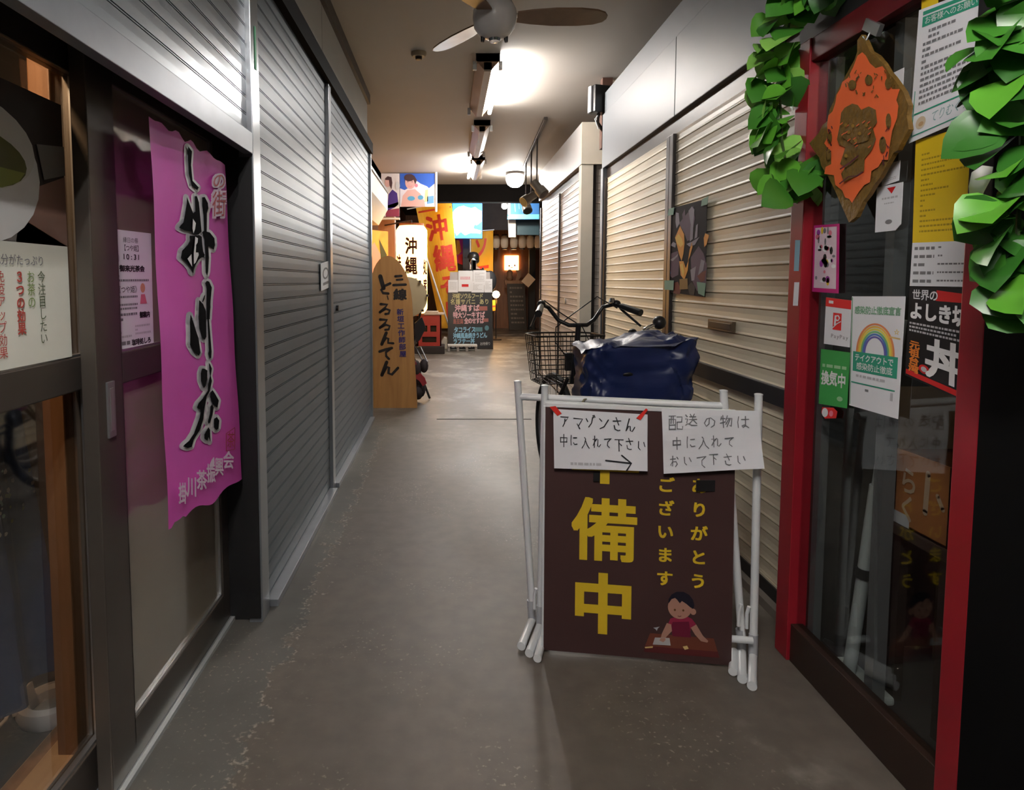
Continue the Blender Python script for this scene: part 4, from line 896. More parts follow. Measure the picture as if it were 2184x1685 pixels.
# board
b0, b1 = V((.318, 2.07, .012)), V((.905, 1.982, .012))
bk = V((.15, .989, 0)); 
TLb, TRb = b0 + V((-.002, 0, .812)) + bk * .045, b1 + V((.002, 0, .805)) + bk * .045
nb = (b1 - b0).cross(TLb - b0).normalized()
if nb.y > 0: nb = -nb
bt = thing('sign_board', ((b0 + b1) / 2).to_2d().to_3d(), 'brown sign board with big yellow characters leaning on the white racks', 'sign')
BROWN = M('dark maroon board', (.058, .026, .024), .5, var=.08, scale=3)
f = Flat([TLb, TRb, b1, b0], 100, 137, n=nb, th=.012); f.base(BROWN, back=WHITEPIPE)
def bd(x, y):
    u = (x - 1161) / 396.; top = 868 + u * 18; bot = 1393 + u * 32
    return (u * 100, (y - top) / (bot - top) * 137)
def bchar(ch, x0, y0, x1, y1, mat, bold=0.):
    p, q = bd(x0, y0), bd(x1, y1); w_ = (q[0] - p[0]); h_ = q[1] - p[1]
    f.char(ch, p[0] - .03 * w_, p[1] - .03 * h_, w_ * 1.06, h_ * 1.06, mat, bold)
YB = M('sign yellow', (.72, .50, .02), .5, var=.05)
f.up(); bchar('準', 1222, 905, 1358, 1038, YB, .03); bchar('備', 1224, 1068, 1358, 1206, YB, .022); bchar('中', 1226, 1230, 1352, 1362, YB, .034)
for i, ch in enumerate('ありがとう'): bchar(ch, 1470, 1024 + i * 51, 1503, 1057 + i * 51, YB, .028)
for i, ch in enumerate('ございます'): bchar(ch, 1401, 1022 + i * 50, 1434, 1055 + i * 50, YB, .028)
k8 = lambda L: [bd(1370 + a / 9.91, 1250 + b / 9.91) for a, b in L]
SK = ink('figure skin', (.42, .22, .16)); HR = ink('figure hair', (.012, .010, .02)); SH = ink('figure shirt', (.30, .02, .06)); SH2 = ink('figure apron', (.15, .01, .035)); TB = ink('table brown', (.16, .045, .025)); TB2 = ink('table edge', (.10, .018, .018))
f.poly(k8([(190, 1050), (1490, 1160), (1610, 1560), (70, 1440), (80, 1340)]), TB).up().poly(k8([(75, 1320), (1580, 1440), (1600, 1570), (70, 1450)]), TB2)
f.poly(k8([(600, 740), (680, 710), (960, 700), (1040, 740), (1130, 860), (1020, 930), (1000, 1140), (650, 1110), (620, 900), (560, 840)]), SH).up().poly(k8([(650, 810), (980, 800), (1030, 1140), (650, 1110), (620, 900)]), SH2)
f.poly(k8([(530, 830), (620, 860), (640, 1000), (520, 1130), (480, 1220), (400, 1190), (430, 1060)]), SK).poly(k8([(1020, 930), (1130, 860), (1270, 1100), (1380, 1210), (1360, 1245), (1230, 1215), (1110, 1080)]), SK)
f.ell(*bd(1370 + 790 / 9.91, 1250 + 500 / 9.91), 6.2, 6.3, SK, 32).ell(*bd(1370 + 1065 / 9.91, 1250 + 590 / 9.91), 1.5, 1.7, SK)
f.up().poly(k8([(555, 400), (560, 320), (620, 220), (720, 165), (860, 165), (980, 230), (1060, 340), (1085, 450), (1070, 520), (1010, 500), (920, 420), (830, 360), (790, 410), (730, 330), (690, 295), (620, 320), (570, 400)]), HR)
for x, y, r in ((690, 550, .55), (862, 560, .55)): f.ell(*bd(1370 + x / 9.91, 1250 + y / 9.91), r, r * 1.2, ink('figure eye', (.12, .05, .01)), 10)
f.stroke(k8([(755, 680), (785, 692), (820, 682)]), TB2, .35).poly(k8([(290, 1140), (590, 1150), (615, 1310), (245, 1290)]), ink('rag grey', (.45, .43, .42))).up().poly(k8([(410, 1150), (500, 1150), (510, 1190), (460, 1240), (380, 1200)]), SK)
f.poly(k8([(250, 930), (300, 925), (385, 905), (345, 945), (325, 1000), (300, 960)]), PALEGREY).poly(k8([(860, 1330), (950, 1310), (985, 1375), (905, 1400)]), ink('ochre', (.7, .5, .2))).poly(k8([(80, 1340), (250, 1325), (245, 1360), (90, 1370)]), ink('ochre', (.7, .5, .2)))
f.build('board', bt)
m = MB(); m.obox((TLb + TRb) / 2 + V((0, 0, .004)) - nb * .005, (TRb - TLb) / 2, (0, 0, .007), nb * .009, WHITEPIPE); m.obox((TLb + b0) / 2 - nb * .006 + V((-.003, 0, 0)), (TLb - b0) / 2, (.0035, 0, 0), nb * .008, WHITEPIPE); m.build('white_edge', bt, bevel=.002)
for a, b in (((1162, 1345), (1146, 1405)), ((1566, 1390), (1563, 1433))):
    p, q = fz(*a), fz(*b); m = MB(); m.cyl(p, q, .0135, WHITEPIPE); m.build('foot', bt, smooth=True)
m = MB(); m.obox(b0.lerp(TLb, .722).lerp(b1.lerp(TRb, .722), .28) + nb * .004, (.010, 0, 0), (0, 0, .014), nb * .003, BLACKPLASTIC); m.build('black_tape', bt); m = MB(); m.obox(b0.lerp(TLb, .71).lerp(b1.lerp(TRb, .71), .85) + nb * .004, (.03, 0, 0), (0, 0, .018), nb * .003, BLACKPLASTIC); m.build('black_tape', bt)
# two handwritten papers taped to the racks in front of the board
def pquad(off, *px):      # pixels on a plane parallel to the board
    o = TLb + nb * off
    q = []
    for x, y in px:
        d = ray(x, y); e = V((0, 0, EYE)); q.append(e + d * ((o - e).dot(nb) / d.dot(nb)))
    return q
MARK = ink('marker', (.02, .02, .025)); MARK2 = ink('grey marker', (.16, .16, .17))
Cq = pquad(.022, (1180, 872), (1381, 884), (1381, 1005), (1182, 999))
def pmap(Cq, amp):
    TL, TR, BR, BL = Cq
    def P(a, b):
        u, v = a / 100, b / 62
        return (TL * (1 - u) + TR * u) * (1 - v) + (BL * (1 - u) + BR * u) * v + nb * amp * (math.sin(v * 5 + u * 2) + .6 * math.sin(u * 7))
    return P
f = Flat(P=pmap(Cq, .0015), dw=100, dh=62, n=nb, step=.0007, th=.0007); f.sheet(PAPER, 12, 8)
hand(f, 'アマゾンさん', 7, 4, 11.5, 16, MARK, 1.15, 13.6); hand(f, '中に入れて下さい', 6, 26, 10, 14.5, MARK, 1.0, 11.8)
f.stroke([(56, 52), (82, 54)], MARK, 1.7).stroke([(73, 46), (83, 54), (78, 62)], MARK, 1.7).lines(18, 55, 52, 58, 1, PALEGREY, .9)
pa = f.build('paper', None, 'left handwritten paper with an arrow taped over the brown sign board', 'paper', 'handwritten papers on the sign board')
for q in ([(1172, 868), (1185, 866), (1198, 882), (1189, 887)], [(1378, 871), (1382, 874), (1366, 896), (1357, 892)]):
    f = Flat(pquad(.026, *q), 10, 10, n=nb); f.base(ink('tape red', (.7, .03, .02))); f.build('tape', pa)['label'] = 'strip of red tape'
Cq = pquad(.024, (1411, 872), (1617, 876), (1630, 999), (1416, 1011))
f = Flat(P=pmap(Cq, .003), dw=100, dh=62, n=nb, step=.0007, th=.0007); f.sheet(PAPER, 14, 10)
hand(f, '配送の物は', 6, 4, 14.5, 14.5, MARK2, 1.0, 17.5); hand(f, '中に入れて', 9, 26, 11, 13, MARK2, 1.0, 13.2); hand(f, 'おいて下さい', 6, 44, 11, 13.5, MARK2, 1.0, 13.4)
f.build('paper', None, 'right handwritten paper hanging past the edge of the brown sign board', 'paper', 'handwritten papers on the sign board')

# ================================================================== BICYCLES
FR = M('black bicycle enamel', (.012, .012, .014), .3, var=.1); RUB = M('tyre rubber', (.014, .013, .013), .75); ALU = M('bicycle alloy', (.5, .5, .52), .3, .9)
class Bike:
    def __init__(s, P0, d):
        s.P0 = V(P0); s.d = V((d[0], d[1], 0)).normalized(); s.r = V((s.d.y, -s.d.x, 0))
    def p(s, u, v, z): return s.P0 + s.d * u + s.r * v + V((0, 0, z))
    def tube(s, name, pts, r, mat, par, n=10): return MB().tube([s.p(*q) for q in pts], r, mat, n).build(name, par, smooth=True)
    def wheel(s, u, par, R_=.325, du=0):
        m = MB(); ring = [s.p(u + R_ * math.cos(a), 0, R_ + .02 + R_ * math.sin(a)) for a in [i * math.tau / 40 for i in range(40)]]
        m.tube(ring, .02, RUB, 8, closed=True); o = m.build('wheel', par, smooth=True)
        ring = [s.p(u + (R_ - .025) * math.cos(a), 0, R_ + .02 + (R_ - .025) * math.sin(a)) for a in [i * math.tau / 40 for i in range(40)]]
        MB().tube(ring, .009, ALU, 6, closed=True).build('rim', o, smooth=True)
        m = MB(); c = s.p(u, 0, R_ + .02); m.cyl(c - s.r * .04, c + s.r * .04, .018, ALU)
        for i in range(24):
            a = i * math.tau / 24; m.cyl(c + s.r * (.03 if i % 2 else -.03), s.p(u + (R_ - .03) * math.cos(a + .2), 0, R_ + .02 + (R_ - .03) * math.sin(a + .2)), .0012, ALU, n=4)
        m.build('spokes', o)
        return o
def bicycle(label, P0, d, turn, basket, group='parked bicycles'):
    t = thing('bicycle', (P0[0], P0[1], 0), label, 'bicycle', group)
    b = Bike((P0[0], P0[1], 0), d)
    b.wheel(.30, t); b.wheel(-.82, t)
    b.tube('frame', [(-.04, 0, .80), (-.08, 0, .62), (-.30, 0, .36), (-.44, 0, .29)], .018, FR, t)
    b.tube('seat_tube', [(-.44, 0, .29), (-.58, 0, .74)], .016, FR, t)
    for v in (-.05, .05):
        b.tube('chain_stay', [(-.44, v * .6, .29), (-.82, v, .345)], .009, FR, t); b.tube('seat_stay', [(-.56, v * .4, .68), (-.82, v, .345)], .008, FR, t)
        b.tube('fork_blade', [(-.01, v * .7, .70), (.08, v, .58), (.30, v, .345)], .011, FR, t)
    b.tube('fender', [(-.82 + .36 * math.cos(a), 0, .345 + .36 * math.sin(a)) for a in [math.radians(x) for x in range(20, 190, 10)]], .014, M('fender grey', (.2, .2, .21), .3, .7), t)
    b.tube('head_tube', [(-.015, 0, .68), (-.06, 0, .90)], .021, FR, t)
    b.tube('stem', [(-.055, 0, .88), (-.075, 0, 1.005 if basket else .84)], .015, FR, t)
    m = MB(); pts = [(-.60, 0, .80, .05, .03)]
    MB().ball(b.p(-.62, 0, .83), (.085, .12, .035), BLACKPLASTIC).build('saddle', t, smooth=True)
    b.tube('seat_post', [(-.56, 0, .68), (-.60, 0, .81)], .012, ALU, t)
    b.tube('crank', [(-.44, .07, .29), (-.38, .08, .14)], .008, ALU, t)
    c, sn = math.cos(turn), math.sin(turn)
    def h(u, v, z): return (-.07 + u * c - v * sn, u * sn + v * c, z - (0 if basket else .17))
    for sg in (-1, 1):
        hb = b.tube('handlebar', [h(0, 0, 1.0), h(.005, sg * .05, 1.0), h(.03, sg * .10, 1.025), h(.04, sg * .155, 1.095), h(.0, sg * .20, 1.11), h(-.06, sg * .228, 1.10)], .0115, FR, t)
        b.tube('grip', [h(-.05, sg * .224, 1.102), h(-.17, sg * .275, 1.072)], [.016, .019], BLACKPLASTIC, t)
        br_ = MB(); br_.tube([b.p(*q) for q in (h(-.02, sg * .22, 1.105), h(-.03, sg * .235, 1.08), h(-.12, sg * .30, 1.00))], [.009, .007, .006], BLACKPLASTIC, 8); br_.ball(b.p(*h(-.01, sg * .21, 1.115)), (.024, .024, .02), BLACKPLASTIC, 8)
        br_.build('brake_lever', t, smooth=True)
    if basket:
        b.tube('bell', [h(.0, .19, 1.12), h(.0, .19, 1.145)], [.022, .012], CHROME, t)
        for k, (v0, v1, hgt) in enumerate(((-.22, .06, .03), (.22, -.05, .05))):
            b.tube('brake_cable', [h(0, v0, 1.09), h(.12, v0 * .7, 1.10 + hgt), h(.17, v0 * .2, 1.06), h(.14, -v0 * .35, .98), h(.08, -v0 * .45, .90), (.02, 0, .78)], .0035, BLACKPLASTIC, t, 6)
        # wire basket
        m = MB(); WB = M('dark wire', (.045, .04, .035), .4, .6)
        def bp(u, v, w_):      # w_ 0 bottom..1 top
            e = .86 + .14 * w_; return b.p(.045 + .27 * u * e, v * .20 * e, .665 + .265 * w_)
        for w_ in (0, .18, .4, .6, .8, 1):
            m.tube([bp(u, v, w_) for u, v in ((0, -1), (.75, -1), (1, -.7), (1, .7), (.75, 1), (0, 1))], .0035 if w_ < 1 else .0055, WB, 6, closed=True)
        for i in range(9):
            v = -.9 + i * .225; m.tube([bp(1, v * .8, 1), bp(1, v * .8, 0), bp(0, v, 0), bp(0, v, 1)], .0022, WB, 5)
        for i in range(6):
            u = .08 + i * .14
            for sg in (-1, 1): m.tube([bp(u, sg, 1), bp(u, sg, 0)], .0022, WB, 5)
            m.tube([bp(u, -1, 0), bp(u, 1, 0)], .0022, WB, 5)
        m.build('basket', t)
        m = MB(); m.obox(b.p(.035, 0, .79), b.r * .035, b.d * .015, (0, 0, .05), BLACKPLASTIC); m.build('basket_bracket', t, bevel=.005)
        m = MB(); m.obox(b.p(-.075, .012, .69), b.r * .004, b.d * .003, (.0, .0, .075), WHITE); m.build('white_decal', t)
        m = MB(); m.obox(b.p(-.085, -.055, .60), b.r * .012, b.d * .004, (0, 0, .01), M('amber reflector', (.8, .28, .01), .2)); m.build('reflector', t, bevel=.002)
        MB().ball(b.p(-.06, -.12, .56), (.035, .03, .028), M('purple plastic', (.25, .05, .22), .35), 8).build('bottle_cap', t, smooth=True)
        MB().ball(b.p(-.08, -.10, .50), (.05, .045, .05), BLACKPLASTIC, 8).build('front_lamp', t, smooth=True)
    return t
bicycle('black bicycle with a wire front basket parked facing away', (.69, 3.54), (-.16, .987), 0.0, True)
bicycle('second bicycle with chrome bar hidden behind the blue cover', (1.05, 3.42), (.0, -1), 1.57, False)
m = MB(); m.tube([onY(1366, 716, 3.2), onY(1376, 702, 3.2), onY(1390, 694, 3.22), onY(1402, 692, 3.24)], .010, CHROME, 10); m.build('chrome_bar', bpy.data.objects['bicycle.001'], smooth=True)
m = MB(); m.ball(onY(1406, 688, 3.24), (.034, .034, .034), BLACKPLASTIC, 10); m.build('bell_knob', bpy.data.objects['bicycle.001'], smooth=True)
# blue rain cover over the rear carrier
BLUE = M('navy nylon', (.012, .024, .10), .36, var=.25, scale=5, spec=.5)
from mathutils import noise as NZ
def cov(a, h):      # a turns around, h 0 rim .. 1 middle of the top
    th = a * math.tau; ex = .30
    cx = math.copysign(abs(math.cos(th)) ** ex, math.cos(th)); sy = math.copysign(abs(math.sin(th)) ** ex, math.sin(th))
    if h < .6:
        k = h / .6; rx = .245 + .012 * k; ry = .20 + .006 * k; z = .675 + .295 * k + .022 * cx * k + .012 * math.sin(th * 3 + .6) * (1 - k)
    else:
        k = (h - .6) / .4; s = 1 - k; rx, ry = .257 * s, .206 * s
        z = .97 + .022 * cx * s + .035 * math.sin(k * 1.57) * (.4 + .6 * math.exp(-((cx * s - .25) / .35) ** 2))
        z -= .035 * math.exp(-((cx * s + .28) / .22) ** 2) * k
    p = V((.856 + cx * rx, 3.0 + sy * ry, z))
    q = p * 9; n1 = NZ.noise(q + V((3, 1, 0))); n2 = abs(NZ.noise(V((p.x * 16 + p.z * 12, p.y * 14, p.z * 9 - p.x * 8)))); n3 = abs(NZ.noise(p * 30))
    d = .030 * n1 - .035 * n2 - .010 * n3
    if h < .6: return p + V((cx * .8, sy * .8, .25)) * d + V((0, 0, 0))
    return p + V((0, 0, 1)) * d * min(1, (1 - k) * 1.0 + .35)
m = MB(); m.grid(cov, 120, 40, BLUE); o = m.build('bicycle_cover', None, smooth=True)
tag(o, 'shiny navy blue rain cover draped over the bicycle rear carrier', 'cover')
t = thing('carrier_box', (.85, 2.98, .60), 'dark brown box under the blue rain cover', 'box')
m = MB(); m.box(.64, 1.07, 2.86, 3.12, .60, .74, M('dark crate', (.03, .018, .014), .6)); m.build('box_body', t, bevel=.006)
for x in (.72, .98):
    m = MB(); m.tube([(x, 2.9, .6), (x, 2.72, .34)], .007, FR, 8); m.build('carrier_stay', t, smooth=True)

# ================================================================== FAR END
# white canopy over the stall on the left
cw = M('white canopy panel', (.62, .58, .52), .5, var=.05)
t = thing('canopy', (-.95, 7.4, 2.0), 'white sloping canopy box over the stall on the left', 'canopy')
m = MB(); sec = [(-1.3, 2.44), (-.80, 2.40), (-.80, 2.18), (-.92, 1.98), (-1.3, 1.98)]; m.prism([(x, 6.2, z) for x, z in sec], (0, 2.5, 0), cw); m.build('canopy_panel', t)
MB().box(-.825, -.785, 6.2, 8.7, 2.395, 2.425, DARKBROWN).build('top_trim', t)
# big wooden sign shaped like a board
SIGNW = wood('honey wood', (.40, .19, .06), (.52, .27, .09), (5, 5, .5), .45)
YS_ = 6.25
r4 = lambda L: [(780 + a / 4.957, 540 + b / 4.957) for a, b in L]
t = thing('wooden_sign', (-.52, 6.25, 0), 'tall rounded honey-coloured wooden sign with brush lettering', 'sign')
f = Flat(P=lambda x, y: onY(x, y, YS_) + V((0, max(0, onY(x, y, YS_).z) * .03, 0)), n=(0, -1, .03), step=.0012, th=.03)
f.base(SIGNW, r4([(65, 1648), (58, 1300), (50, 1000), (45, 600), (45, 400), (50, 310), (62, 235), (80, 165), (105, 112), (140, 65), (180, 38), (230, 25), (280, 38), (325, 70), (370, 120), (405, 175), (430, 230), (455, 300), (475, 400), (490, 520), (497, 650), (510, 1000), (528, 1300), (545, 1600), (543, 1648)]), back=wood('dark sign edge', (.16, .07, .03), (.2, .09, .04)))
BSH = M('brush black', (.02, .014, .012), .5); INDB = ink('indigo brush', (.03, .03, .16))
for st, w_ in (([(150, 245), (165, 300), (185, 370)], 24), ([(255, 320), (200, 345), (160, 390), (180, 422), (235, 428)], 15), ([(225, 452), (235, 490)], 6),
               ([(155, 540), (225, 545), (190, 590), (148, 625)], 15), ([(148, 625), (210, 590), (252, 605), (240, 640), (205, 645)], 13), ([(150, 703), (222, 708), (190, 755), (148, 790)], 15), ([(148, 790), (210, 758), (252, 772), (240, 808), (205, 812)], 13),
               ([(215, 845), (190, 905), (168, 965)], 18), ([(170, 962), (215, 895), (238, 905), (235, 950), (290, 955)], 13), ([(145, 1042), (210, 1020), (275, 1005)], 15), ([(262, 1012), (212, 1050), (215, 1090), (245, 1120)], 13),
               ([(220, 1155), (195, 1220), (170, 1290)], 19), ([(175, 1285), (222, 1200), (245, 1210), (240, 1270), (275, 1285), (340, 1215)], 15), ([(310, 245), (375, 240)], 14), ([(325, 282), (385, 277)], 12), ([(290, 338), (420, 332)], 14)):
    f.stroke(r4(st), BSH, w_ * 1.9 / 4.957)
f.char('線', 780 + 292 / 4.957, 540 + 380 / 4.957, 28, 24, BSH, .04)
for i, ch in enumerate('新垣工作師部屋'): f.char(ch, 780 + (325 + i * 5) / 4.957, 540 + (590 + i * 74) / 4.957, 15, 13.5, INDB, .02)
f.build('board', t)
MB().box(-.5, -.46, 6.33, 6.62, 0.0, .03, DARKBROWN).build('stand_foot', t); MB().obox((-.48, 6.48, .5), (.02, 0, 0), (0, -.10, .5), (0, .015, .01), DARKBROWN).build('prop', t)
# drum on a stand behind the sign
c = onY(868, 634, 6.75)
t = thing('drum', (c.x, c.y, 0), 'round pale-skinned drum on a folding stand behind the wooden sign', 'drum')
MB().lathe(c, [(.205, .012), (.205, -.09), (0, -.09)], DARKBROWN, axis=(0, -1, 0), n=40).build('shell', t, smooth=True)
MB().lathe(c, [(0, .016), (.19, .016), (.212, .010), (.212, -.004)], M('drum skin', (.46, .38, .23), .6, var=.06), axis=(0, -1, 0), n=40).build('drum_head', t, smooth=True)
for a in range(0, 360, 45): 
    q = c + V((.214 * math.cos(math.radians(a + 50)), -.02, .214 * math.sin(math.radians(a + 50)))); MB().obox(q, (.012, 0, 0), (0, .03, 0), (0, 0, .012), CHROME).build('lug', t, bevel=.002)
for x in (-.14, .14): MB().tube([(c.x + x, c.y + .05, c.z - .15), (c.x + x * .3, c.y + .02, .5), (c.x + x * 1.7, c.y - .05, .012)], .012, BLACKPLASTIC, 8).build('stand_leg', t, smooth=True)
MB().tube([onY(890, 742, 6.7), onY(897, 740, 6.68), onY(912, 772, 6.6), onY(905, 776, 6.6), onY(888, 744, 6.7)], .008, M('grey wire frame', (.15, .15, .15), .4, .6), 8).build('wire_loop', t, smooth=True)
t = thing('cloth_bundle', onY(897, 845, 6.55), 'dark bundle with red cloth at the foot of the wooden sign', 'cloth')
m = MB()
for k in range(9): q = onY(R.uniform(888, 905), R.uniform(775, 842), R.uniform(6.5, 6.6)); m.ball(q, (.045, .05, R.uniform(.05, .09)), M('dark bag cloth', (.025, .018, .022), .8), 6)
m.build('bag', t, smooth=True)
m = MB(); m.prism([onY(x, y, 6.47) for x, y in ((886, 770), (895, 795), (906, 806), (910, 818), (902, 824), (894, 812), (887, 808))], (0, .03, 0), M('dull red cloth', (.30, .03, .04), .8, var=.3)); m.build('red_cloth', t)
m = MB(); m.prism([onY(x, y, 6.6) for x, y in ((884, 690), (900, 676), (908, 700), (896, 725), (886, 732))], (0, .05, 0), BLACKPLASTIC); m.build('strap', t)
# red crate on a black base
z0 = 0
cr_ = M('red crate plastic', (.30, .025, .02), .45, var=.15)
p0 = onZ(895, 755); Yc = 11.0
t = thing('crate', (-.32, Yc, .10), 'red plastic bottle crate with square holes at the back left', 'crate')
x0, x1 = onY(890, 700, Yc).x, onY(941, 700, Yc).x; zt, zb = onY(900, 672, Yc).z, onY(900, 738, Yc).z
m = MB(); ys = (Yc, Yc + .36)
def holes(m):
    W_ = x1 - x0; H_ = zt - zb
    m.box(x0, x1, ys[0], ys[0] + .02, zb, zb + .12 * H_, cr_); m.box(x0, x1, ys[0], ys[0] + .02, zb + .30 * H_, zb + .46 * H_, cr_); m.box(x0, x1, ys[0], ys[0] + .02, zb + .66 * H_, zt, cr_)
    for a, b_ in ((0, .2), (.8, 1)): m.box(x0 + a * W_, x0 + b_ * W_, ys[0], ys[0] + .02, zb + .12 * H_, zb + .30 * H_, cr_)
    for a, b_ in ((0, .15), (.42, .55), (.8, 1)): m.box(x0 + a * W_, x0 + b_ * W_, ys[0], ys[0] + .02, zb + .46 * H_, zb + .66 * H_, cr_)
    m.box(x0, x0 + .02, ys[0], ys[1], zb, zt, cr_); m.box(x1 - .02, x1, ys[0], ys[1], zb, zt, cr_); m.box(x0, x1, ys[1] - .02, ys[1], zb, zt, cr_); m.box(x0, x1, ys[0] + .06, ys[1], zb, zb + .02, DARKBROWN); m.box(x0 + .02, x1 - .02, ys[0] + .1, ys[1], zb, zt - .1, DARKBROWN)
holes(m); m.build('crate_body', t)
t2 = MB(); t2.box(x0 - .05, x1 + .06, Yc - .03, Yc + .42, 0, zb - .002, M('black pallet', (.015, .012, .014), .6)); tag(t2.build('pallet', None, bevel=.01), 'flat black pallet under the red crate', 'pallet')
t2 = MB(); t2.box(x0 + .02, x1 + .05, Yc - .02, Yc + .38, zt + .002, zt + .03, M('pale tray wood', (.45, .36, .28), .6)); t2.box(x0 + .1, x1 - .05, Yc, Yc + .3, zt + .03, zt + .06, M('pale tray wood', (.45, .36, .28), .6)); tag(t2.build('tray', None, bevel=.005), 'pale wooden tray on top of the red crate', 'tray')
q = onZ(950, 746); m = MB(); m.prism([onY(x, y, q.y) for x, y in ((937, 735), (947, 720), (953, 722), (954, 744), (942, 745))], (0, .3, 0), M('cream box', (.55, .48, .38), .6)); tag(m.build('box', None), 'small cream box between the red crate and the chalkboard', 'box')
# chalk menu board (A-frame)
YA = 11.72
t = thing('chalkboard', (.41, YA + .15, 0), 'black A-frame chalkboard menu with pink and blue writing', 'menu board')
def AB(x, y): q = onY(x, y, YA); return q + V((0, max(q.z, 0) * .12, 0))
f = Flat([AB(957, 622), AB(1049, 622), AB(1050, 742), AB(957, 745)], 100, 130, n=(0, -1, .12), step=.0015, th=.03)
f.base(M('chalkboard black', (.014, .014, .016), .3), back=DARKBROWN)
CY = ink('chalk yellow', (.5, .45, .22)); CP = ink('chalk pink', (.7, .42, .45)); CB = ink('chalk blue', (.25, .5, .68)); CW = ink('chalk white', (.6, .6, .6)); CR_ = ink('chalk red', (.35, .12, .10))
f.text('沖縄ソウルフード', 8, 4, 9.5, 13, CY, adv=9.0, bold=.02, shear=.15).text('名護サバニ あり', 4, 17, 11, 13, CY, adv=12, bold=.02).text('沖縄すば', 14, 30, 14, 16, CP, adv=14.5, bold=.03).text('特大ソーキすば', 10, 46, 11, 15, CP, adv=10.5, bold=.03).text('島豆腐', 10, 62, 8, 12, CR_, bold=.02).text('全のせすば', 36, 60, 9.5, 14, CP, adv=9, bold=.03)
f.text('タコライス', 12, 80, 10, 14, CB, bold=.03).text('沖縄風島焼きうどん', 10, 94, 9, 13, CB, adv=8.7, bold=.03).text('ラフテー丼', 10, 107, 10, 12, CB, bold=.03).text('島かけうどん', 6, 119, 8.5, 9, CW, adv=9.5).text('お持帰り', 72, 116, 6, 8, CW).rect(70, 34, 90, 44, CR_).rect(80, 62, 92, 70, CR_).rect(60, 82, 78, 92, ink('chalk teal', (.10, .22, .26))).ell(88, 84, 5, 6, ink('chalk teal', (.10, .22, .26)))
f.build('front_panel', t)
MB().prism([AB(955, 620), AB(1051, 620), AB(1052, 748), AB(955, 748)], (0, .02, 0), DARKBROWN).build('frame', t)
MB().prism([onY(1044, 622, YA + .2) + V((0, .0, 0)), onY(1050, 622, YA + .2), onY(1052, 748, YA + .55), onY(1046, 748, YA + .55)], (-.02, .02, 0), DARKBROWN).build('rear_leg', t)
MB().prism([AB(958, 622), AB(1048, 622), AB(1046, 580), AB(960, 580)], (0, .012, 0), M('backing card', (.5, .47, .47), .7)).build('backing', t)
for (a, b_, c_, d_, nm, red) in ((978, 577, 1009, 622, 'upper left', 1), (1010, 576, 1038, 608, 'upper right', 0), (956, 597, 977, 624, 'lower left', 0), (1006, 600, 1033, 624, 'lower middle', 0), (1034, 595, 1051, 624, 'lower right', 0)):
    k = .006 if nm[0] == 'u' else .012
    f = Flat([AB(a, b_) - V((0, k, 0)), AB(c_, b_) - V((0, k, 0)), AB(c_, d_) - V((0, k, 0)), AB(a, d_) - V((0, k, 0))], 60, 80, n=(0, -1, .12), step=.0012, th=.002); f.base(PAPER)
    if red: f.lines(8, 24, 50, 36, 2, ink('rose', (.7, .18, .25)), .5).rect(14, 52, 42, 62, RED)
    else: f.lines(8, 14, 52, 66, 6, PALEGREY, .4)
    f.build('paper', None, nm + ' paper sheet fixed on top of the chalkboard menu', 'paper', 'paper sheets above the chalkboard')
q = onZ(985, 750); t = thing('step_stand', (q.x, q.y, 0), 'low white slatted stand on the floor before the chalkboard', 'stand')
xa, xb = onY(955, 740, 11.55).x, onY(1017, 740, 11.55).x
MB().box(xa, xb, 11.38, 11.6, .085, .11, M('pale stand', (.6, .58, .55), .5)).build('top_slat', t)
for k in range(4): xx = xa + (xb - xa - .04) * k / 3; MB().box(xx, xx + .04, 11.4, 11.58, 0, .085, M('stand leg', (.3, .29, .28), .6)).build('leg', t)

# banners (nobori), lantern, lit sign
YEL = translucent(M('yellow banner cloth', (.90, .52, .04), .6, var=.08, scale=6), .4)
def nobori(label, Y, cr, chars, pole, bar, red, name='banner_flag'):
    t = thing(name, onY(cr[3][0], cr[3][1], Y), label, 'banner', 'yellow banner flags')
    Q_ = [onY(x, y, Y) for x, y in cr]
    def P(a, b):
        u, v = a / 100, b / 300
        return (Q_[0] * (1 - u) + Q_[1] * u) * (1 - v) + (Q_[3] * (1 - u) + Q_[2] * u) * v + V((0, .03 * math.sin(u * 6 + v * 4) + .02 * math.sin(v * 11), 0))
    f = Flat(P=P, dw=100, dh=300, n=(0, -1, 0), step=.002, th=.004); f.sheet(YEL, 12, 24)
    f.rect(4, 10, 96, 14, red)
    for ch, a, b, w_, h_ in chars: f.char(ch, a, b, w_, h_, red, .03)
    f.build('flag_cloth', t)
    MB().cyl(pole[0], pole[1], .016, WHITEPIPE).build('pole', t, smooth=True)
    MB().cyl(bar[0], bar[1], .012, WHITEPIPE).build('cross_bar', t, smooth=True)
    return t
RB_ = M('banner red', (.62, .04, .012), .6)
Yn = 12.35
nf = nobori('large yellow banner flag with red characters beside the lantern', Yn, [(887, 443), (963, 430), (988, 700), (940, 700)],
       [('沖', 18, 26, 64, 62), ('縄', 24, 98, 70, 66), ('そ', 26, 170, 72, 56), ('ば', 34, 232, 68, 56)], (onY(905, 535, Yn - .1), onY(958, 698, Yn - .1)), (onY(868, 446, Yn), onY(966, 428, Yn)), RB_); q = onY(958, 698, Yn - .1); MB().cyl(q, V((q.x + .05, q.y + .02, 0)), .016, WHITEPIPE).build('lower_pole', nf, smooth=True); MB().box(q.x - .06, q.x + .18, q.y - .1, q.y + .14, 0, .05, DARKBROWN).build('pole_base', nf, bevel=.01)
Y2 = 13.9
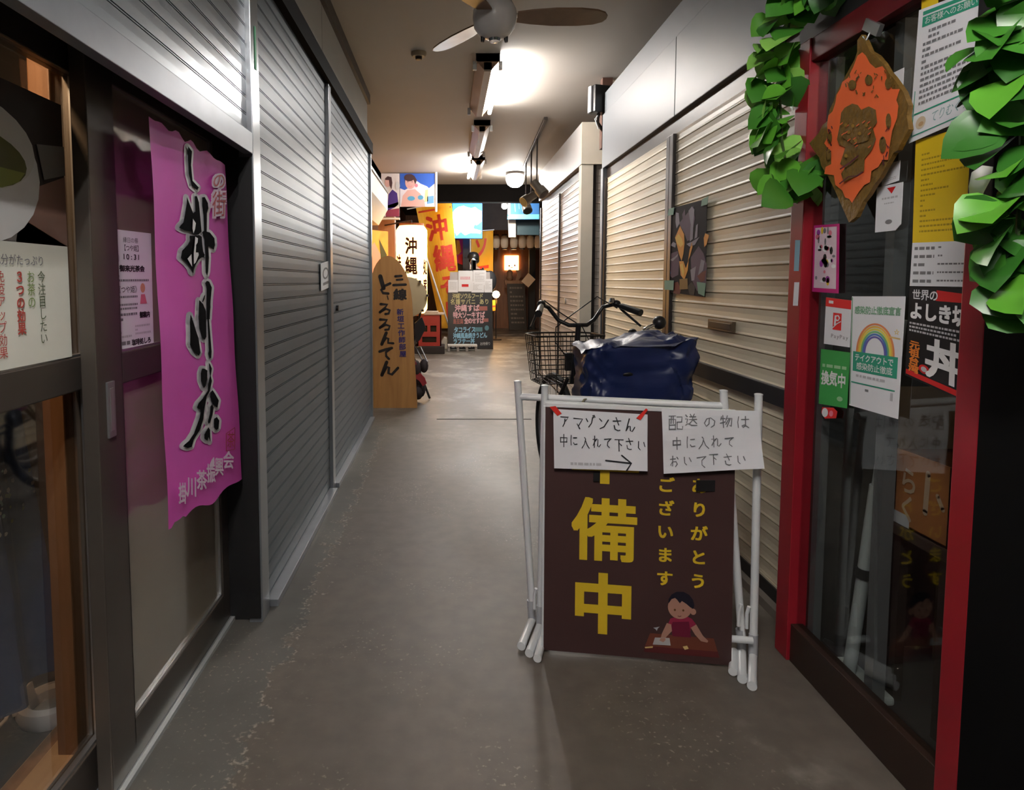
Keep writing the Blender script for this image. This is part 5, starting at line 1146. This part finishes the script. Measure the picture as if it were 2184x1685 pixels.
nobori('orange-yellow banner flag hanging behind the person', Y2, [(1006, 496), (1052, 492), (1052, 600), (1004, 610)],
       [('ソ', 14, 30, 62, 120), ('ー', 24, 150, 60, 120)], (onY(1003, 492, Y2), onY(1003, 700, Y2 + .1)), (onY(1002, 494, Y2), onY(1054, 490, Y2)), RB_)
# paper lantern
cl = onY(878, 560, 8.9); rl = .212; zt, zb = onY(878, 482, 8.9).z, onY(878, 668, 8.9).z
LM = M('glowing lantern paper', (.95, .62, .25), .6, var=.04, emit=1.15, ecol=(1, .55, .15))
t = thing('paper_lantern', (cl.x, cl.y, zt + .02), 'glowing cylindrical paper lantern with black characters', 'lantern')
prof = [(rl * .80, zb - cl.z), (rl * .97, zb + .05 - cl.z)] + [(rl * (1 + .012 * (k % 2)), zb + .06 + (zt - zb - .12) * k / 20 - cl.z) for k in range(21)] + [(rl * .97, zt - .05 - cl.z), (rl * .80, zt - cl.z)]
MB().lathe(cl, prof, LM, n=32).build('paper_shade', t, smooth=True)
MB().lathe(cl, [(rl * .8, zt - cl.z), (rl * .8, zt + .03 - cl.z), (rl * .5, zt + .03 - cl.z)], M('lantern ring', (.4, .12, .03), .5)).build('top_ring', t)
MB().lathe(cl, [(rl * .8, zb - .03 - cl.z), (rl * .8, zb - cl.z)], M('lantern ring', (.4, .12, .03), .5)).build('bottom_ring', t)
f = Flat(P=lambda a, b: cl + V(((rl + .006) * math.sin((a - 50) / 40), -(rl + .006) * math.cos((a - 50) / 40), zt - cl.z - b / 100 * (zt - zb) * .72 - .12)), n=(0, -1, 0), step=.001)
LI = M('lantern ink', (.12, .02, .01), .7)
for ch, a, b, w_, h_ in (('沖', 36, 6, 30, 26), ('縄', 36, 36, 30, 28), ('元', 38, 68, 30, 24), ('味', 4, 32, 20, 26), ('祖', 6, 66, 20, 24), ('処', 84, 40, 18, 24), ('家', 84, 70, 18, 24)): f.char(ch, a, b, w_, h_, LI, .03)
f.build('lettering', t)
MB().tube([(cl.x, cl.y, zt + .03), (cl.x, cl.y, zt + .07), (cl.x - .2, cl.y + .5, zt + .09), (-.95, 9.86, zt + .09)], .010, DARKBROWN, 8).build('bracket_arm', t, smooth=True)
# illuminated blue and white panel
Ys = 12.75
t = thing('light_box', onY(996, 508, Ys), 'glowing blue and white illuminated sign box', 'sign')
f = Flat(quadY(Ys, (965, 434), (1028, 434), (1028, 508), (968, 508)), 100, 116, n=(0, -1, 0), step=.002, th=.1)
def E_(n_, c_, s_): return M('lit ' + n_, c_, .5, var=0, emit=s_, ecol=c_)
f.base(E_('panel blue', (.02, .22, .8), 2.2), back=DARKBROWN)
f.poly([(0, 30), (8, 20), (20, 12), (38, 8), (50, 13), (64, 16), (76, 12), (86, 20), (98, 26), (98, 60), (90, 66), (82, 72), (74, 70), (72, 84), (86, 88), (98, 92), (94, 100), (60, 98), (40, 106), (26, 94), (10, 108), (4, 90), (0, 60)], E_('panel white', (1, 1, 1), 6)).poly([(2, 112), (14, 98), (24, 94), (36, 106), (60, 100), (84, 104), (99, 94), (99, 114)], E_('panel cyan', (.02, .6, .95), 2.2)).up().poly([(34, 86), (46, 82), (60, 86), (58, 96), (44, 100), (34, 96)], E_('panel sand', (1, .8, .3), 3)).poly([(72, 72), (80, 74), (97, 62), (97, 86), (86, 82), (70, 86)], E_('panel cyan', (.02, .6, .95), 2.2))
f.build('display_face', t)
m = MB(); a, b = onY(965, 434, Ys), onY(1028, 508, Ys); m.box(a.x - .01, b.x + .01, Ys + .005, Ys + .10, b.z - .01, a.z + .01, DARKBROWN); m.build('housing', t)
for x in (a.x + .06, b.x - .06): MB().cyl((x, Ys + .05, a.z), (x, Ys + .05, 3.3), .008, DARKBROWN).build('hanger', t)

q = onY(1076, 440, 11.75)
t = thing('clip_lamp', (q.x, q.y, q.z + .1), 'small bright white lamp beside the blue ocean poster', 'lamp')
MB().ball(q, .05, M('white lamp bulb', (1, 1, 1), .4, var=0, emit=240, ecol=(1, .93, .82))).build('bulb', t, smooth=True)
MB().lathe(q + V((0, 0, .04)), [(.055, 0), (.04, .04), (.02, .06)], DARKBROWN).build('lamp_shade', t, smooth=True)
MB().cyl(q + V((0, 0, .09)), (q.x, q.y, 3.3), .006, BLACKPLASTIC, n=6).build('hanging_cord', t)
# hanging advertising posters at the left (two sheets side by side, plain figures)
Yp = 9.75
for (xa, xb, blue, lab) in ((813, 852, 0, 'hanging poster of a dark-haired figure in purple clothes'), (853, 929, 1, 'hanging poster of a smiling figure before a blue sky')):
    f = Flat(quadY(Yp, (xa, 370), (xb, 370), (xb, 441 if blue else 462), (xa, 441 if blue else 462)), 76 if blue else 39, 72 if blue else 92, n=(0, -1, 0), step=.0015, th=.01)
    SKN = ink('poster skin', (.55, .34, .32)); HAIR = ink('poster hair', (.06, .03, .035))
    if blue:
        f.base(ink('poster blue', (.03, .10, .45))).poly([(0, 32), (10, 36), (30, 24), (36, 16), (44, 22), (58, 28), (62, 32), (76, 20), (76, 72), (0, 72)], ink('cloud white', (.6, .6, .68))).up()
        f.poly([(2, 72), (6, 48), (16, 36), (32, 34), (44, 44), (52, 60), (54, 72)], SKN).poly([(58, 50), (72, 48), (72, 64), (58, 66)], ink('sea blue', (.12, .3, .6))).poly([(54, 36), (60, 34), (60, 60), (52, 62)], ink('straw', (.6, .5, .28)))
        f.ell(22, 19, 11, 15, SKN).up().ell(20, 9, 11, 8, HAIR).poly([(30, 4), (36, 14), (33, 24), (29, 14)], HAIR).ell(35, 26, 3.5, 4, ink('rose', (.7, .18, .25)), 10).ell(24, 54, 8, 5, ink('swim blue', (.08, .3, .5))).ell(44, 52, 6, 5, ink('swim blue', (.08, .3, .5)))
        f.ell(17, 18, 1.2, 1, HAIR, 8).ell(26, 18, 1.2, 1, HAIR, 8).stroke([(18, 27), (22, 29), (26, 27)], ink('rose', (.7, .18, .25)), 1)
    else:
        f.base(ink('poster pale', (.6, .57, .58))).poly([(10, 92), (10, 78), (39, 74), (39, 92)], ink('wine', (.25, .04, .08))).poly([(12, 80), (16, 44), (24, 34), (34, 42), (37, 66), (30, 72)], ink('violet', (.06, .03, .2))).poly([(14, 68), (39, 60), (39, 70), (14, 74)], PALEGREY).up().ell(14, 19, 6, 10, SKN).up().poly([(8, 12), (14, 6), (22, 8), (24, 20), (22, 34), (18, 26), (17, 14), (10, 14)], HAIR).ell(35, 26, 5, 9, PALEGREY)
    f.build('poster', None, lab, 'poster', None)
m = MB(); m.cyl(onY(930, 366, Yp), onY(930, 452, Yp), .018, WHITEPIPE); tag(m.build('pole', None, smooth=True), 'white pole along the right edge of the hanging posters', 'pole')
m = MB(); m.prism([onY(x, y, 9.7) for x, y in ((812, 464), (852, 464), (852, 468), (812, 468))], (0, .1, 0), cw); tag(m.build('shelf_edge', None), 'narrow white ledge under the purple poster', 'ledge')
# brown post, tapestry and greenery on the left wall
struct(MB().box(-1.05, -.80, 9.85, 10.05, 0, 2.25, wood('reddish post', (.30, .12, .05), (.42, .19, .08), (4, 4, .5))), 'trim_23', 'reddish wooden post behind the lantern')
f = Flat([V((-1.24, 8.8, 1.95)), V((-.86, 9.4, 1.95)), V((-.86, 9.4, .5)), V((-1.24, 8.8, .5))], 100, 260, n=(.85, -.5, 0), step=.002, th=.004)
f.base(M('amber tapestry', (.62, .27, .03), .7, var=.25)); f.poly([(30, 60), (55, 30), (75, 60), (70, 100), (45, 110)], ink('tapestry pink', (.5, .25, .22))).poly([(15, 70), (35, 90), (60, 120), (80, 160), (50, 150), (20, 110)], ink('tapestry dark', (.05, .05, .015))).poly([(70, 20), (95, 60), (90, 110), (75, 70)], ink('tapestry dark', (.05, .05, .015))).ell(55, 180, 25, 30, ink('tapestry brown', (.18, .08, .02)))
f.build('tapestry', None, 'amber tapestry with a dark figure hanging left of the lantern', 'tapestry')
# cloths behind the yellow banner
f = Flat(quadY(14.05, (973, 512), (987, 508), (988, 566), (974, 560)), 30, 80, n=(0, -1, 0), step=.002, th=.01); f.base(ink('magenta cloth', (.5, .03, .16))).poly([(0, 0), (14, 4), (22, 40), (6, 52), (0, 50)], YEL).poly([(8, 54), (30, 46), (30, 80), (10, 80)], ink('signal red', (.75, .03, .03)))
o = f.build('pennant', None, 'small magenta and yellow pennant between the two banner flags', 'pennant'); hang(o, [onY(975, 512, 14.05), onY(986, 510, 14.05)], 3.3)
struct(MB().box(onY(987, 600, 13.6).x, onY(1000, 600, 13.6).x, 13.55, 13.7, 0, 3.3, DARKBROWN), 'trim_24', 'dark post behind the lit sign box')
# hanging blue poster and dark panel on the right
f = Flat(quadY(12.3, (1084, 415), (1150, 415), (1150, 468), (1082, 468)), 66, 53, n=(0, -1, 0), step=.002, th=.012); f.base(ink('ocean blue', (.03, .12, .32))).rect(0, 42, 66, 52, ink('aqua', (.12, .42, .48))).poly([(0, 20), (5, 12), (6, 42), (0, 52)], PALEGREY).stroke([(14, 14), (16, 36)], ink('light blue', (.12, .3, .5)), 2).stroke([(22, 10), (24, 30)], ink('light blue', (.12, .3, .5)), 1.5)
o = f.build('poster', None, 'blue ocean poster hanging behind the spotlights', 'poster'); hang(o, [onY(1090, 416, 12.31), onY(1146, 416, 12.31)], 3.3)
f = Flat(quadY(12.6, (1099, 469), (1150, 469), (1150, 501), (1101, 501)), 50, 32, n=(0, -1, 0), th=.02); f.base(M('dark teal panel', (.012, .035, .045), .5)); o = f.build('panel', None, 'dark teal panel under the blue ocean poster', 'panel'); hang(o, [onY(1104, 470, 12.61), onY(1146, 470, 12.61)], 3.3)
struct(MB().prism([onY(x, y, 12.5) for x, y in ((1084, 468), (1100, 468), (1100, 506), (1085, 506))], (0, .05, 0), BEIGE), 'trim_25', 'short beige board end beside the dark teal panel')
# row of small white lanterns
Yl = 15.5
pl = M('white lantern paper', (.72, .66, .56), .6); lr = None
names = ['leftmost', 'second', 'third', 'fourth', 'fifth', 'rightmost']
for k, px in enumerate((1058, 1076, 1096, 1114, 1131, 1148)):
    q = onY(px, 516, Yl)
    if lr is None:
        lr = thing('small_lantern', q, '', 'lantern', 'row of small white lanterns')
        MB().lathe(q, [(.05, -.15), (.08, -.12), (.092, -.04), (.092, .04), (.08, .12), (.05, .15)], pl, n=20).build('paper_shade', lr, smooth=True)
        MB().lathe(q, [(.065, -.18), (.065, -.15)], DARKBROWN).build('bottom_ring', lr); MB().lathe(q, [(.065, .15), (.065, .18)], DARKBROWN).build('top_ring', lr)
        MB().cyl(q + V((0, 0, .18)), q + V((0, 0, .45)), .005, BLACKPLASTIC).build('hanging_cord', lr); o = lr
    else:
        o = copy_tree(lr); o.location = q
    o['label'] = names[k] + ' of the small white lanterns in a row at the back right'
struct(MB().box(onY(1050, 500, Yl).x, 2.6, Yl - .03, Yl + .03, 2.60, 2.68, DARKBROWN), 'trim_26', 'dark beam carrying the row of small lanterns')
struct(MB().box(onY(1010, 500, 14.2).x, 3.0, 14.2, 14.3, 2.35, 3.3, DARKWALL), 'wall_bulkhead', 'dark bulkhead over the back of the stall')
# back of the stall: wooden partition, lit picture, menu, bulb
struct(MB().box(onY(1053, 600, 17.0).x, 4.0, 17.0, 17.15, 0, 3.3, BROWNWOOD), 'wall_partition', 'brown wooden partition at the back right')
f = Flat(quadY(16.9, (1076, 545), (1106, 545), (1106, 576), (1076, 576)), 60, 62, n=(0, -1, 0), step=.003, th=.06); f.base(E_('amber picture', (1, .5, .16), 2.6), back=DARKBROWN).ell(32, 28, 18, 16, E_('amber pale', (1, .8, .45), 2.4)).up().ell(20, 44, 4, 4, RB_).ell(44, 42, 3, 5, RB_).stroke([(26, 52), (36, 50)], RB_, 3)
f.build('lit_picture', None, 'small square glowing amber picture on the back partition', 'picture')
t = thing('menu_stand', onZ(1108, 690), 'dark menu board with wooden figures on top at the back right', 'menu board')
Ym = 16.2; zf = 0
def mq(x, y): q = onY(x, y, Ym); return V((q.x, q.y, max(q.z, 0)))
f = Flat([mq(1081, 605), mq(1119, 605), mq(1124, 704), mq(1086, 704)], 100, 220, n=(0, -1, 0), step=.003, th=.04); f.base(M('dark slate', (.03, .026, .022), .6), back=DARKBROWN).lines(14, 16, 88, 200, 9, ink('faded chalk', (.16, .14, .12)), .4); f.build('panel', t)
MB().prism([mq(x, y) for x, y in ((1076, 598), (1118, 598), (1120, 606), (1078, 607))], (0, .12, 0), WARM).build('ledge', t)
FIG = M('wooden figure', (.26, .15, .09), .6)
MB().lathe(mq(1087, 598), [(.05, 0), (.09, .06), (.06, .13), (.075, .2), (.03, .27), (0, .27)], FIG, n=14).build('figure', t, smooth=True)
MB().prism([mq(x, y) for x, y in ((1100, 598), (1104, 584), (1100, 576), (1112, 577), (1111, 590), (1106, 598))], (0, .05, 0), FIG).build('figure', t)
f = Flat(quadY(15.8, (1127, 582), (1142, 596), (1127, 613), (1112, 600)), 20, 24, n=(0, -1, 0), th=.01); f.base(M('cream card', (.72, .58, .42), .6)); o = f.build('card', None, 'tilted cream card above the dark menu board', 'card'); MB().cyl(onY(1127, 611, 15.81), V((onY(1127, 611, 15.81).x, 15.81, 0)), .008, BLACKPLASTIC, n=6).build('holder_rod', o)
struct(MB().box(onY(1128, 600, 16.6).x, onY(1141, 600, 16.6).x, 16.55, 16.7, 0, 2.4, BLACKPAINT), 'trim_27', 'black upright at the back right')
q = onY(1058, 628, 13.6)
t = thing('bulb', q, 'glowing warm bulb low beside the chalkboard', 'lamp')
MB().ball(q, .075, M('warm glow bulb', (1, .7, .4), .4, var=0, emit=30, ecol=(1, .55, .22))).build('glass_bulb', t, smooth=True)
MB().cyl(q - V((0, 0, .07)), (q.x, q.y, .0), .012, DARKBROWN).build('stem', t); MB().lathe((q.x, q.y, 0), [(.12, 0), (.12, .02), (.02, .03)], DARKBROWN).build('foot', t, smooth=True)
f = Flat(quadY(13.9, (1046, 640), (1060, 640), (1058, 662), (1048, 664)), 14, 24, n=(0, -1, 0), th=.01); f.base(YEL).rect(0, 12, 14, 16, RB_); o = f.build('pennant', None, 'small yellow pennant hanging just under the warm bulb', 'pennant'); hang(o, [onY(1048, 662, 13.91)], 0)

# ------------------------------------------------------------------ the person behind the chalkboard
Yq = 13.0
def skin(name, verts, edges, mat, parent, sub=2):
    off = wloc(parent); me = bpy.data.meshes.new(name); me.from_pydata([V(v[:3]) - off for v in verts], edges, [])
    o = bpy.data.objects.new(name, me); COL.objects.link(o); o.parent = parent
    mo = o.modifiers.new('skin', 'SKIN'); mo.use_smooth_shade = True
    for i, v in enumerate(verts):
        r = v[3]; r = r if isinstance(r, tuple) else (r, r); me.skin_vertices[0].data[i].radius = r
    me.skin_vertices[0].data[0].use_root = True
    sb = o.modifiers.new('sub', 'SUBSURF'); sb.levels = sub; sb.render_levels = sub
    me.materials.append(mat); return o
px0 = onY(1012, 600, Yq).x
t = thing('person', (px0, Yq, 0), 'person in a black cap and T-shirt with a backpack behind the chalkboard', 'person')
SKIN = M('skin', (.50, .30, .22), .55, var=.06)
X_ = px0
body = [(X_ + .06, Yq, .92, (.13, .10)), (X_ + .06, Yq, 1.08, (.13, .10)), (X_ + .06, Yq, 1.28, (.16, .115)), (X_ + .04, Yq - .01, 1.42, (.13, .09)), (X_ + .01, Yq - .01, 1.50, .055), (X_ - .015, Yq - .02, 1.565, .06), (X_ - .025, Yq - .03, 1.65, .092), (X_ - .025, Yq - .03, 1.73, .07),
        (X_ - .13, Yq - .04, 1.40, .06), (X_ - .19, Yq - .12, 1.16, .045), (X_ - .13, Yq - .26, 1.08, .036), (X_ - .09, Yq - .33, 1.09, .03),
        (X_ + .23, Yq, 1.38, .06), (X_ + .29, Yq - .02, 1.12, .045), (X_ + .24, Yq - .2, .97, .036), (X_ + .21, Yq - .28, .96, .03),
        (X_ - .03, Yq, .86, .09), (X_ - .03, Yq - .01, .48, .06), (X_ - .03, Yq + .02, .10, .042), (X_ - .04, Yq - .12, .045, .04),
        (X_ + .15, Yq, .86, .09), (X_ + .15, Yq - .01, .48, .06), (X_ + .15, Yq + .02, .10, .042), (X_ + .15, Yq - .12, .045, .04)]
be = [(0, 1), (1, 2), (2, 3), (3, 4), (4, 5), (5, 6), (6, 7), (3, 8), (8, 9), (9, 10), (10, 11), (3, 12), (12, 13), (13, 14), (14, 15), (0, 16), (16, 17), (17, 18), (18, 19), (0, 20), (20, 21), (21, 22), (22, 23)]
skin('body', body, be, SKIN, t)
SHT = M('black T-shirt', (.012, .012, .014), .8)
skin('t_shirt', [(X_ + .06, Yq, .90, (.16, .13)), (X_ + .06, Yq, 1.08, (.155, .125)), (X_ + .06, Yq, 1.28, (.185, .14)), (X_ + .04, Yq - .01, 1.42, (.15, .11)), (X_ + .02, Yq - .01, 1.47, .075), (X_ - .13, Yq - .04, 1.40, .082), (X_ - .175, Yq - .09, 1.24, .072), (X_ + .23, Yq, 1.38, .082), (X_ + .275, Yq - .01, 1.2, .072)], [(0, 1), (1, 2), (2, 3), (3, 4), (3, 5), (5, 6), (3, 7), (7, 8)], SHT, t)
skin('trousers', [(X_ + .06, Yq, .95, (.15, .125)), (X_ - .03, Yq, .84, .105), (X_ - .03, Yq - .01, .48, .078), (X_ - .03, Yq + .02, .10, .062), (X_ + .15, Yq, .84, .105), (X_ + .15, Yq - .01, .48, .078), (X_ + .15, Yq + .02, .10, .062)], [(0, 1), (1, 2), (2, 3), (0, 4), (4, 5), (5, 6)], M('dark trousers', (.02, .022, .03), .8), t)
hc = V((X_ - .025, Yq - .03, 1.66))
m = MB(); m.lathe(hc + V((0, 0, .02)), [(.115, 0), (.117, .04), (.105, .09), (.07, .13), (0, .145)], BLACKPLASTIC, n=24); m.obox(hc + V((-.07, -.09, .03)), (.075, -.03, -.01), (.03, .05, 0), (0, 0, .006), BLACKPLASTIC); m.build('cap', t, smooth=True)
m = MB(); m.ball(hc + V((.02, .02, -.01)), (.10, .10, .085), M('dark hair', (.012, .01, .01), .6), 10); m.build('hair', t, smooth=True)
m = MB()
for k in (-1, 1): m.ball(hc + V((-.055 + k * .032, -.085 + k * -.012, -.005)), .010, BLACK, 6)
m.ball(hc + V((-.058, -.098, -.035)), (.013, .016, .02), SKIN, 6); m.ball(hc + V((-.05, -.088, -.07)), (.024, .010, .006), ink('lip', (.35, .12, .1)), 6); m.build('face', t, smooth=True)
m = MB(); m.ball((X_ + .32, Yq + .10, 1.24), (.13, .12, .21), M('grey backpack', (.045, .045, .05), .7), 12); m.build('backpack', t, smooth=True)
m = MB(); m.tube([(X_ + .16, Yq - .06, 1.50), (X_ + .2, Yq - .12, 1.36), (X_ + .24, Yq - .08, 1.16)], .02, M('grey backpack', (.045, .045, .05), .7), 8); m.build('shoulder_strap', t, smooth=True)
q0 = onY(1010, 556, 12.2); m = MB(); m.cyl((q0.x, 12.2, 0), (q0.x, 12.2, q0.z), .045, M('galvanised post', (.42, .44, .43), .35, .5)); m.ball((q0.x, 12.2, q0.z), .045, M('galvanised post', (.42, .44, .43), .35, .5), 8)
tag(m.build('post', None, smooth=True), 'short galvanised post in front of the person in the cap', 'post')
# floor joint
struct(MB().box(-.1, .75, 5.72, 5.75, 0, .002, M('dark joint', (.05, .045, .04), .8)), 'trim_28', 'dark joint line across the floor')
